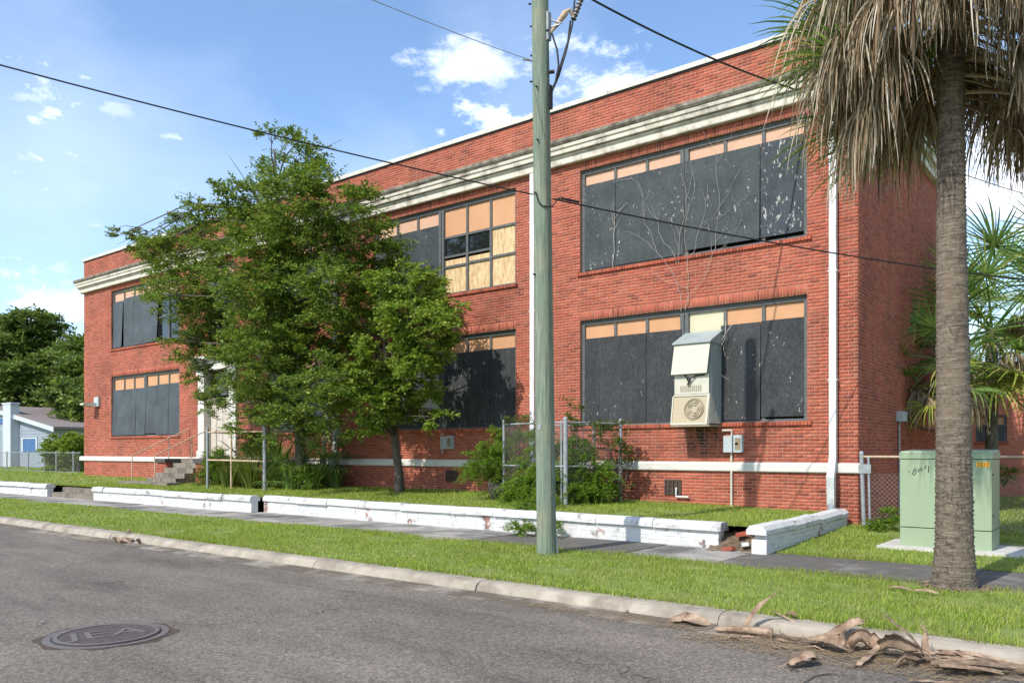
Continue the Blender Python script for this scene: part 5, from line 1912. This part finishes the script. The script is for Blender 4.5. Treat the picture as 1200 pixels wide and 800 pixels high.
sword_clump('yellow-green strappy clump at the foot of the corner fence post', (-21.95, 13.95, .40), 130, .95, 1, spread=.55)
sword_clump('dense strappy clump behind the rusty middle post of the pipe fence', (-21.1, 14.1, .40), 120, 1.25, 2, spread=.7)
sword_clump('tall arching strappy plant behind the pipe fence rail', (-20.6, 14.6, .42), 90, 2.0, 3, spread=.5, w=.03)
sword_clump('green strappy clump by the thick fence post', (-19.4, 14.3, .42), 110, 1.0, 4, 'frond', .75)
sword_clump('green strappy clump beneath the elm trunk', (-18.75, 14.6, .43), 120, 1.05, 5, 'frond', .8)
sword_clump('blade-leaved clump between the elm and the downspout', (-18.7, 15.3, .45), 80, .9, 6, 'frond', .7)
for i, (x, y, h, lab) in enumerate(((-19.9, 14.5, .9, 'small fan palm showing through the gap beside the thick fence post'), (-21.9, 14.9, 1.3, 'bushy fan palm behind the rails near the entrance pilaster'), (-19.0, 15.1, 1.6, 'small fan palm growing against the ivy-dark elm trunk'))):
    t_ = thing('dwarf_palm', lab, 'palm', (x, y, .42), 'small palms in the fenced bed')
    MB().tube([(x, y, .35), (x, y, .42 + h * .6)], [.08, .06], 8).build('trunk', M['bark'], t_)
    for k in range(12):
        az = k * 2.4
        place_frond(green_fr[k % 4], t_, (x, y, .42 + h * .6), az, R(-20 + 7 * k), 0, .75)


def shrub(name, label, cl, mat, dens, nleaf, ls, lw, length, droop, stem_base, cat='shrub', outward=None, seed=1):
    gg = np.random.default_rng(seed)
    t_ = thing(name, label, cat, stem_base)
    mb = MB()
    for (cx, cy, cz, r) in cl:
        b0 = Vector(stem_base)
        c = Vector((cx, cy, cz))
        mb.tube([b0, b0.lerp(c, .5) + Vector((gg.normal() * .05, gg.normal() * .05, .1)), c], [.018, .012, .004], 5)
    mb.build('stem', M['bark'], t_)
    v, f = crown(cl, dens, nleaf, ls, lw, length, droop, gg, outward)
    npobj('foliage', v, f, M[mat], t_)
    return t_


def cpx(lst, Y):
    out = []
    for (px_, py_, rp, dy) in lst:
        p = at(px_, py_, Y + dy)
        s = (Y + dy) / (0.7859 + .6184 * (px_ - 600) / 941)
        out.append((p.x, p.y, p.z, rp * s / 941))
    return out


shrub('mimosa_shrub', 'feathery bright green shrub arching out left of the chain-link enclosure', cpx([(582, 517, 16, 0), (567, 538, 18, -.2), (555, 550, 13, -.3), (590, 540, 18, .1), (605, 515, 14, .2), (585, 560, 13, 0)], 14.4), 'leafD', 950, 40, .065, .26, .62, .55, (-11.7, 14.6, .42), seed=3)
shrub('mimosa_shrub', 'feathery green shrub spilling from the enclosure over the white wall', cpx([(612, 570, 20, 0), (625, 545, 20, .2), (600, 575, 14, 0), (632, 590, 18, -.6), (616, 600, 14, -1.6), (622, 612, 11, -2.1), (608, 622, 8, -2.2), (640, 612, 12, -2.1), (640, 560, 22, .2), (628, 520, 14, .4)], 13.9), 'leafD', 860, 40, .065, .26, .6, .6, (-10.9, 14.3, .42), seed=4)
shrub('mimosa_shrub', 'feathery green shrub filling the enclosure between its two thick posts', cpx([(680, 540, 22, .3), (668, 560, 20, 0), (685, 570, 24, .1), (700, 560, 18, .3), (675, 525, 16, .4), (690, 585, 16, 0), (660, 530, 14, .5), (705, 580, 14, .4)], 14.5), 'leafD', 860, 40, .065, .26, .6, .6, (-9.9, 14.6, .42), seed=5)
shrub('vine', 'leafy vine bunched on top of the end post of the enclosure', cpx([(722, 500, 13, 0), (730, 520, 12, .05), (735, 535, 9, .1), (712, 495, 12, 0), (718, 545, 9, .1), (705, 512, 10, 0), (725, 570, 7, .1)], 15.3), 'leafE', 1300, 8, .055, .65, .25, .3, (-9.1, 15.4, .42), 'vine', seed=6)
shrub('vine', 'thin yellow-green vine climbing above the enclosure rail to the window', cpx([(672, 488, 8, 0), (678, 478, 6, 0), (668, 472, 4, 0), (684, 496, 9, 0), (700, 497, 8, 0), (676, 500, 9, 0)], 14.8), 'leafE', 1500, 7, .05, .65, .2, .2, (-9.75, 14.7, .42), 'vine', seed=7)
shrub('vine', 'low leafy vine trailing along the front rail of the enclosure', cpx([(605, 491, 6, 0), (618, 492, 6, 0), (597, 492, 5, 0), (632, 494, 6, 0)], 14.2), 'leafE', 1800, 7, .05, .65, .2, .2, (-11.3, 14.3, 1.9), 'vine', seed=8)
shrub('weed_bush', 'dark low bush in the shade at the foot of the enclosure', cpx([(700, 580, 12, .4), (712, 585, 10, .5), (690, 588, 9, .2)], 14.8), 'leafA', 420, 10, .05, .5, .3, .2, (-9.6, 15.1, .42), seed=9)
shrub('weed_bush', 'bright green weeds at the foot of the fence by the cabinet', cpx([(1034, 608, 9, 0), (1046, 604, 8, .1), (1028, 614, 6, 0), (1050, 612, 7, 0)], 15.4), 'leafD', 800, 14, .09, .18, .32, .5, at(1036, 618, 15.4), seed=10)
shrub('weed_bush', 'dark shrub beside the cabinet below the one-storey wing', cpx([(1176, 560, 8, 0), (1182, 552, 6, 0), (1172, 553, 6, 0)], 24), 'leafA', 300, 12, .08, .4, .4, .3, at(1176, 570, 24), seed=11)
for i, (px_, py_, r_) in enumerate(((262, 545, 22), (285, 555, 20), (250, 560, 16), (335, 550, 18), (365, 558, 16), (300, 520, 18))):
    labs = ['leafy weeds behind the left bay of the pipe fence', 'ferny undergrowth at the middle of the pipe fence', 'yellowish weeds beside the corner post of the pipe fence', 'dark undergrowth behind the thick post of the pipe fence', 'shaded weeds below the elm behind the pipe fence', 'tall weeds rising behind the upper rail of the pipe fence']
    shrub('weed_bush', labs[i], cpx([(px_, py_, r_, 0), (px_ + 10, py_ + 8, r_ * .7, .2), (px_ - 9, py_ - 6, r_ * .7, -.1)], 14.6), ['leafD', 'leafE', 'sword', 'leafA', 'leafD', 'leafE'][i], 800, 16, .075, .3, .5, .4, at(px_, 571, 14.4), seed=20 + i)

# overturned dark pot beside the enclosure
pt = at(583, 574, 14.35)
t_ = thing('plant_pot', 'dark woven plant pot tipped on its side by the enclosure post', 'pot', (pt.x, pt.y, .42))
mb = MB()
d = Vector((.35, -.3, .75)).normalized()
c = Vector((pt.x, pt.y, .46))
mb.tube([c, c + d * .1, c + d * .25, c + d * .36], [.14, .20, .24, .25], 14, cap=True)
mb.tube([c + d * .36, c + d * .375, c + d * .34], [.26, .25, .22], 14, cap=False)
mb.build('pot', M['basket'], t_)

# dead creeper on the upper window
g2 = random.Random(77)
t_ = thing('dead_creeper', 'bare grey creeper stems fanning over the upper boarded window', 'creeper', (-7.9, DW - .05, 4.5))


def creeper(p, ang, L, r, depth):
    pts = [p]
    a = ang
    q = Vector(p)
    n = max(4, int(L / .12))
    for i in range(n):
        a += g2.uniform(-.28, .28) - (a - ang) * .15
        q = q + Vector((math.sin(a) * L / n, 0, math.cos(a) * L / n))
        q.y = DW - .035 - .035 * abs(math.sin(i * 1.7)) if not (W_UP[0] < q.z < W_UP[1]) else DW + .02 + .02 * math.sin(i)
        q.z = min(q.z, 8.42)
        pts.append(q.copy())
        if depth < 2 and i > 1 and g2.random() < .22:
            creeper(q.copy(), a + g2.choice((-1, 1)) * g2.uniform(.3, .9), L * g2.uniform(.14, .34), r * .65, depth + 1)
    MB().tube(pts, [r * (1 - .6 * i / len(pts)) for i in range(len(pts))], 5).build('stem', M['twig'], t_)


for x0, a, L in ((-7.95, -.03, 3.9), (-7.85, .05, 3.8), (-8.0, -.28, 2.0), (-7.8, .30, 1.7), (-7.85, .02, 3.4), (-8.05, -.12, 1.6)):
    z0 = 4.6 if L > 3.3 else 5.65
    creeper(Vector((x0, DW - .04, z0)), a, L, .0048, 0)
for x0, L in ((-6.95, 1.9), (-6.75, 1.6)):
    creeper(Vector((x0, DW + .02, 4.3)), math.pi + g2.uniform(-.1, .15), L, .007, 1)
creeper(Vector((-9.7, DW + .03, 5.8)), -.15, 1.5, .008, 1)


# ================================================================ litter and manhole
def boot_piece(label, pts, widths, side, curl=.8, thick=.010, mat='boot', name='palm_boot'):
    P_ = [Vector(q) for q in pts]
    gb = random.Random(len(label) * 7 + int(abs(P_[0].x) * 1000))
    fp, fw = [], []
    n = len(P_)
    for i in range(n - 1):
        p0, p1, p2, p3 = P_[max(i - 1, 0)], P_[i], P_[i + 1], P_[min(i + 2, n - 1)]
        for k in range(4):
            u = k / 4
            fp.append(.5 * ((2 * p1) + (p2 - p0) * u + (2 * p0 - 5 * p1 + 4 * p2 - p3) * u * u + (3 * p1 - p0 - 3 * p2 + p3) * u ** 3) + Vector((gb.uniform(-.004, .004), gb.uniform(-.004, .004), gb.uniform(-.003, .004))))
            fw.append((widths[i] * (1 - u) + widths[i + 1] * u) * gb.uniform(.78, 1.08))
    fp.append(P_[-1])
    fw.append(widths[-1] * .5)
    mb = MB().strip(fp, fw, side, curl * 1.25, thick * .4, 8)
    # frayed fibres at both ends
    for end, nxt in ((0, 1), (-1, -2)):
        d = (fp[end] - fp[nxt]).normalized()
        for k in range(7):
            q = fp[end] + Vector(side).normalized() * fw[end] * gb.uniform(-.9, .9)
            e = q + d * gb.uniform(.03, .11) + Vector((gb.uniform(-.03, .03), gb.uniform(-.03, .03), gb.uniform(-.015, .03)))
            e.z = max(e.z, RZ + .004)
            mb.tube([q - d * .02, q.lerp(e, .5), e], [.0028, .002, .0008], 4)
    o = mb.build(name, M[mat], None, smooth=True)
    return tag(o, label, 'palm debris', 'shed palm debris in the gutter')


RZ = -.125


def rp(px_, py_, z):
    """point at height z on the photographed line of sight (used to lay out the litter)"""
    s = (CAM_H - z) * 941 / (py_ - 528)
    t_ = (px_ - 600) / 941
    return Vector((s * (-.6184 + .7859 * t_), s * (.7859 + .6184 * t_), z))


def rise(px_, py_, ref, dz=None):
    """point above ground straight over the depth of ref"""
    p = at(px_, py_, ref.y)
    return p


a = rp(838, 737, RZ + .03)
b_ = rp(905, 741, RZ + .05)
o = MB().tube([a, a.lerp(b_, .3) + Vector((0, 0, .012)), a.lerp(b_, .7) + Vector((0, 0, .01)), b_], [.018, .028, .035, .045], 9).build('palm_stalk', M['boot'], None, smooth=True)
tag(o, 'smooth tan palm stalk lying against the curb', 'palm debris', 'shed palm debris in the gutter')
r0 = rp(872, 735, RZ + .05)
boot_piece('pale split stalk sticking up beside the smooth tan stalk', [r0, at(882, 718, r0.y + .02), at(893, 706, r0.y + .04), at(904, 698, r0.y + .08)], [.022, .026, .02, .006], (1, 0, .2), .5)
r0 = rp(788, 728, RZ + .02)
boot_piece('flat pinkish bark sheet lying alone further up the gutter', [r0, rp(802, 724, RZ + .05), rp(815, 727, RZ + .05), rp(832, 731, RZ + .02)], [.05, .09, .09, .03], (0, 1, .3), .5)
r0 = rp(735, 718, RZ + .01)
boot_piece('small curl of bark at the far end of the litter', [r0, rp(748, 714, RZ + .03), rp(762, 718, RZ + .015)], [.03, .04, .02], (0, 1, .3), .6)
r0 = rp(922, 777, RZ + .03)
boot_piece('curled brown boot with its hollow turned to the street', [r0, rp(934, 768, RZ + .08), rp(948, 762, RZ + .10), rp(957, 770, RZ + .04)], [.05, .09, .11, .06], (.3, -1, .4), 1.5)
r0 = rp(948, 748, RZ + .06)
boot_piece('broad pale boot sheet lying flat on the heap', [r0, rp(962, 749, RZ + .09), rp(978, 752, RZ + .09), rp(987, 758, RZ + .06)], [.03, .07, .08, .05], (.2, 1, .3), .6)
r0 = rp(965, 748, RZ + .06)
boot_piece('long pale boot sheet rising against the curb', [r0, at(985, 739, r0.y + .1), at(1000, 731, r0.y + .18), at(1010, 727, r0.y + .25)], [.03, .06, .07, .045], (.1, 1, .5), .7)
r0 = rp(955, 742, RZ + .05)
boot_piece('thin bent strip reaching from the heap over the curb', [r0, at(935, 731, r0.y + .05), at(920, 722, r0.y + .1), at(911, 718, r0.y + .16)], [.02, .018, .014, .006], (0, 1, .3), .5)
r0 = rp(990, 757, RZ + .03)
boot_piece('upright brown splinter in the middle of the heap', [r0, at(986, 747, r0.y), at(988, 741, r0.y + .02)], [.03, .035, .015], (1, 0, 0), .8, mat='boot_dark')
r0 = rp(998, 758, RZ + .05)
boot_piece('rounded reddish boot behind the pale splinter', [r0, at(1008, 750, r0.y + .1), at(1018, 753, r0.y + .15), at(1026, 760, r0.y + .1)], [.08, .11, .11, .07], (.2, 1, .3), 1.1)
r0 = rp(1004, 779, RZ + .02)
boot_piece('pale flat splinter propped across the heap', [r0, rp(1012, 772, RZ + .04), at(1022, 763, rp(1012, 772, RZ).y + .1), at(1031, 755, rp(1012, 772, RZ).y + .2)], [.02, .032, .03, .016], (1, .3, .1), .3)
r0 = rp(1032, 760, RZ + .06)
boot_piece('thick brown rolled boot against the curb face', [r0, at(1045, 754, r0.y), at(1062, 757, r0.y - .05), at(1080, 764, r0.y - .1)], [.10, .12, .11, .07], (.1, .6, 1), 1.7, mat='boot_dark')
r0 = rp(1084, 766, RZ + .06)
boot_piece('thin bare stalk leaning up over the curb', [at(1042, 725, r0.y + .2), at(1055, 735, r0.y + .13), at(1068, 746, r0.y + .06), r0], [.007, .011, .013, .012], (1, 0, .3), 1.2, mat='boot_dark')
r0 = rp(1086, 772, RZ + .03)
boot_piece('upright pale forked boot standing at the heap', [r0, at(1084, 757, r0.y), at(1084, 747, r0.y + .02), at(1085, 741, r0.y + .03)], [.05, .035, .026, .018], (1, 0, 0), .9)
r0 = rp(1052, 778, RZ + .03)
boot_piece('dark ragged root end lying in front of the forked boot', [r0, rp(1062, 770, RZ + .07), rp(1075, 769, RZ + .06), rp(1090, 773, RZ + .04)], [.03, .06, .06, .04], (.2, 1, .3), 1.3, mat='boot_dark')
t_ = thing('dead_frond', 'long bundle of dry shredded frond lying along the curb', 'palm debris', rp(1140, 776, RZ), 'shed palm debris in the gutter')
g3 = random.Random(5)
for k in range(26):
    a = rp(1088 + g3.uniform(0, 22), 768 + g3.uniform(-9, 12), RZ + g3.uniform(.02, .10))
    e = rp(1175 + g3.uniform(-30, 40), 781 + g3.uniform(-8, 8), RZ + g3.uniform(.01, .06))
    m1 = a.lerp(e, .4) + Vector((0, g3.uniform(-.05, .05), g3.uniform(0, .05)))
    w = g3.uniform(.006, .02)
    MB().strip([a, m1, a.lerp(e, .75) + Vector((0, 0, .01)), e], [w, w * 1.4, w, w * .3], (.1, 1, g3.uniform(-.5, .8)), .5, .004, 4).build('shred', M['boot' if k % 3 else 'boot_dark'], t_)
for (pts, lab) in (([(940, 800), (955, 791), (972, 788), (980, 789)], 'dark thin twig curving on the asphalt below the litter heap'), ([(925, 785), (930, 783), (936, 785)], 'short dark twig beside the curled boot'), ([(975, 770), (1000, 771), (1036, 769)], 'straight dark twig lying under the pale splinter')):
    o = MB().tube([rp(x_, y_, RZ + .008) for x_, y_ in pts], .006, 5).build('twig', M['bark'])
    tag(o, lab, 'twig', 'twigs on the road')
boot_piece('pale splinter on the road apart from the heap', [rp(1073, 797, RZ + .01), rp(1090, 797.5, RZ + .014), rp(1110, 799, RZ + .008)], [.014, .02, .008], (0, 1, .1), .3, .006)
gsx = random.Random(91)
for k in range(22):
    q = Vector((gsx.uniform(-3.1, -.6), gsx.uniform(6.72, 7.18), RZ + .008))
    a = gsx.uniform(-.6, .6)
    L = gsx.uniform(.05, .16)
    d = Vector((math.cos(a), math.sin(a), 0)) * L
    boot_piece('small torn scrap of dry palm bark lying loose in the gutter', [q, q + d * .5 + Vector((0, 0, gsx.uniform(.0, .03))), q + d + Vector((0, 0, gsx.uniform(.0, .02)))], [.008, .016, .006], (-math.sin(a), math.cos(a), .2), .7, .006, 'boot' if k % 2 else 'boot_dark', 'bark_scrap')
# little heap by the curb up the street
t_ = thing('leaf_litter_heap', 'small heap of broken frond and twigs on the gutter up the street', 'palm debris', rp(153, 635, RZ))
for k in range(16):
    a = rp(132 + g3.uniform(0, 36), 633 + g3.uniform(-3, 4), RZ + .02)
    e = a + Vector((g3.uniform(-.5, .5), g3.uniform(-.12, .12), g3.uniform(.0, .10)))
    MB().strip([a, a.lerp(e, .5) + Vector((0, 0, .03)), e], [.02, .035, .01], (0, 1, .4), .8, .008, 4).build('shred', M['boot' if k % 2 else 'boot_dark'], t_)
r0 = rp(149, 632, RZ)
MB().tube([r0, at(150, 626, r0.y), at(151, 620, r0.y + .05)], [.06, .05, .02], 7).build('stub', M['boot_dark'], t_)
for (x_, y_, dx_, lab) in ((1040, 687, .26, 'pale strip of dry bark on the grass beside the palm'), (1072, 691, .24, 'thin dry bark strip nearer the palm roots'), (920, 718, .12, 'short dry leaf scrap on the curb edge grass')):
    r0 = rp(x_, y_, .035)
    o = MB().strip([r0, r0 + Vector((dx_ * .5, .0, .012)), r0 + Vector((dx_, -.05, 0))], [.02, .03, .01], (0, 1, .2), .4, .006, 4).build('bark_strip', M['boot'])
    tag(o, lab, 'bark strip', 'bark strips on the grass')

# straw and needles in the gutter, and small pale litter
gs = np.random.default_rng(8)


def straw(n, x0, x1, y0, y1, z, L, w):
    cx = gs.uniform(x0, x1, n)
    cy = y0 + (y1 - y0) * gs.beta(1.6, 1.6, n)
    a = gs.normal(0, .7, n)
    ll = L * gs.uniform(.4, 1.2, n)
    d = np.stack([np.cos(a), np.sin(a), gs.uniform(-.04, .04, n)], 1) * ll[:, None] / 2
    s = np.stack([-np.sin(a), np.cos(a), np.zeros(n)], 1) * w
    c = np.stack([cx, cy, z + gs.uniform(.003, .02, n)], 1)
    v = np.stack([c - d - s, c + d - s * .3, c + d + s * .3, c - d + s], 1).reshape(-1, 3)
    return v, np.arange(4 * n).reshape(-1, 4)


V, F, b0 = [], [], 0
for args in ((420, -3.0, -.5, 6.75, 7.22, -.125, .28, .0032), (160, -3.0, -.5, 6.9, 7.2, -.08, .30, .004), (2600, -3.3, -.9, 6.45, 7.2, -.13, .07, .003), (900, -5.2, -3.3, 6.85, 7.2, -.125, .06, .003), (900, -24, -5, 6.95, 7.2, -.122, .06, .003), (300, -17.5, -15, 6.75, 7.2, -.122, .09, .004)):
    v, f = straw(*args)
    V.append(v)
    F.append(f + b0)
    b0 += len(v)
o = npobj('straw_litter', np.concatenate(V), np.concatenate(F), M['straw'])
o['kind'] = 'stuff'
tag(o, 'dry straw and needles washed along the gutter', 'litter')

# manhole cover
mc = Vector((-7.42, 3.47, -.13))
mh = thing('manhole_cover', 'round iron manhole cover with raised letters set in the asphalt', 'manhole cover', mc)
MB().tube([mc + Vector((0, 0, -.05)), mc + Vector((0, 0, .010))], .52, 56).build('frame', M['iron_worn'], mh)
MB().tube([mc + Vector((0, 0, .0)), mc + Vector((0, 0, .0125))], .455, 56).build('seat_gap', M['black'], mh)
MB().tube([mc + Vector((0, 0, .0)), mc + Vector((0, 0, .016))], .445, 56).build('lid', M['iron'], mh)
rg = MB()
for k in range(56):
    a0, a1 = 2 * math.pi * k / 56, 2 * math.pi * (k + 1) / 56
    q = [mc + Vector((math.cos(a) * r_, math.sin(a) * r_, z)) for z in (.012, .022) for (a, r_) in ((a0, .40), (a1, .40), (a1, .435), (a0, .435))]
    rg.hexa([q[0], q[1], q[2], q[3], q[4], q[5], q[6], q[7]])
rg.build('raised_rim', M['iron_worn'], mh)
put_text('JEA', .40, mc + Vector((0, 0, .017)), (0, 0, R(72)), M['iron_worn'], mh, 'letters', 1.15, .005)
asp = []
# ragged tar collar round the frame
an = np.linspace(0, 2 * np.pi, 65)[:-1]
ri, ro = .515, .56 + .05 * np.sin(an * 5) * np.cos(an * 3) + gs.uniform(-.015, .015, 64)
v = np.concatenate([np.stack([mc.x + ri * np.cos(an), mc.y + ri * np.sin(an), np.full(64, -.126)], 1), np.stack([mc.x + ro * np.cos(an), mc.y + ro * np.sin(an), np.full(64, -.127)], 1)])
i = np.arange(64)
j = (i + 1) % 64
npobj('tar_collar', v, np.stack([i, j, j + 64, i + 64], 1), M['vent'], mh)


# ================================================================ grass
def grass(n, x0, x1, y0, y1, zf, h, w, g, keep=None):
    x = g.uniform(x0, x1, n)
    y = g.uniform(y0, y1, n)
    # uneven growth: tufts and thin patches
    k = np.sin(x * 1.7 + np.sin(y * 2.3) * 1.4) * np.sin(y * 2.9 + x * .6) * .5 + .5
    k2 = np.sin(x * .83 + 2 * np.sin(y * 1.1)) + np.sin(x * 2.3 - y * 1.9) + np.sin(x * 4.1 + y * 5.3) * .6
    m = g.uniform(0, 1, n) < (.55 + .45 * k) * np.where(k2 > 1.65, .25, 1.0)
    if keep is not None:
        m &= keep(x, y)
    x, y, k = x[m], y[m], k[m]
    n = len(x)
    z = zf(x, y)
    a = g.uniform(0, 2 * np.pi, n)
    hh = h * g.uniform(.45, 1.25, n) * (.75 + .45 * k)
    ln = g.uniform(.15, .9, n) * hh
    ww = w * g.uniform(.6, 1.2, n)
    d = np.stack([np.cos(a), np.sin(a), np.zeros(n)], 1)
    s = np.stack([-np.sin(a), np.cos(a), np.zeros(n)], 1) * ww[:, None]
    r_ = np.stack([x, y, z - .005], 1)
    mid = r_ + d * (ln * .35)[:, None] + np.array([0, 0, 1.0]) * (hh * .6)[:, None]
    tip = r_ + d * ln[:, None] + np.array([0, 0, 1.0]) * hh[:, None]
    v = np.stack([r_ - s, r_ + s, mid + s * .7, mid - s * .7, tip], 1).reshape(-1, 3)
    i0 = np.arange(n)[:, None] * 5
    f = np.concatenate([i0 + np.array([[0, 1, 2]]), i0 + np.array([[0, 2, 3]]), i0 + np.array([[3, 2, 4]])], 0)
    return v, f


gg = np.random.default_rng(99)
V, F, b0 = [], [], 0
zv = lambda x, y: 0.0 + 0.012 * np.sin(x * 1.3) * np.sin(y * 2.1)
off_palm = lambda x, y: (np.hypot(x - PP.x, y - PP.y) > .33) & (np.hypot(x - PB.x, y - PB.y) > .17)
off_yard = lambda x, y: ~((x > -22.6) & (x < -19.6) & (y > 13.8) & (y < 15.8) & (gg.uniform(0, 1, len(x)) < .6))
off_pad = lambda x, y: ~((x > -3.27) & (x < -1.23) & (y > 13.2) & (y < 14.77))
jobs = [(70000, -6, 3.5, 7.50, 10.42, zv, .050, .0035, gg, off_palm), (62000, -16, -6, 7.50, 10.42, zv, .047, .0045, gg, off_palm), (52000, -46, -16, 7.50, 10.42, zv, .047, .008, gg, None),
        (42000, -13, -4.66, 12.28, 16.0, yard_z, .055, .0055, gg, None), (62000, -29, -13, 12.28, 16.0, yard_z, .06, .008, gg, off_yard), (40000, -60, -29, 11.9, 22, lambda x, y: yard_z(x, np.maximum(y, 12.3)), .06, .015, gg, lambda x, y: (y > 12.1) & ((x < -36.8) | (y < 16))),
        (38000, -4.36, 3.5, 12.02, 16, lawn_z, .055, .0055, gg, off_pad), (22000, -4.2, 8, 16, 29, lawn_z, .08, .010, gg, None),
        # longer fringe along the edges
        (5000, -14, 3, 7.44, 7.56, zv, .07, .004, gg, None), (5000, -14, 3, 10.34, 10.46, zv, .07, .004, gg, off_palm), (2600, -4.36, 3, 11.95, 12.08, lawn_z, .06, .004, gg, None), (6000, -30, -5, 12.22, 12.36, yard_z, .09, .006, gg, None)]
for jb_ in jobs:
    v, f = grass(*jb_)
    V.append(v)
    F.append(f + b0)
    b0 += len(v)
o = npobj('grass', np.concatenate(V), np.concatenate(F), M['blade'])
o['kind'] = 'stuff'
tag(o, 'short sunlit grass on the verge, yard and side lawn', 'grass')
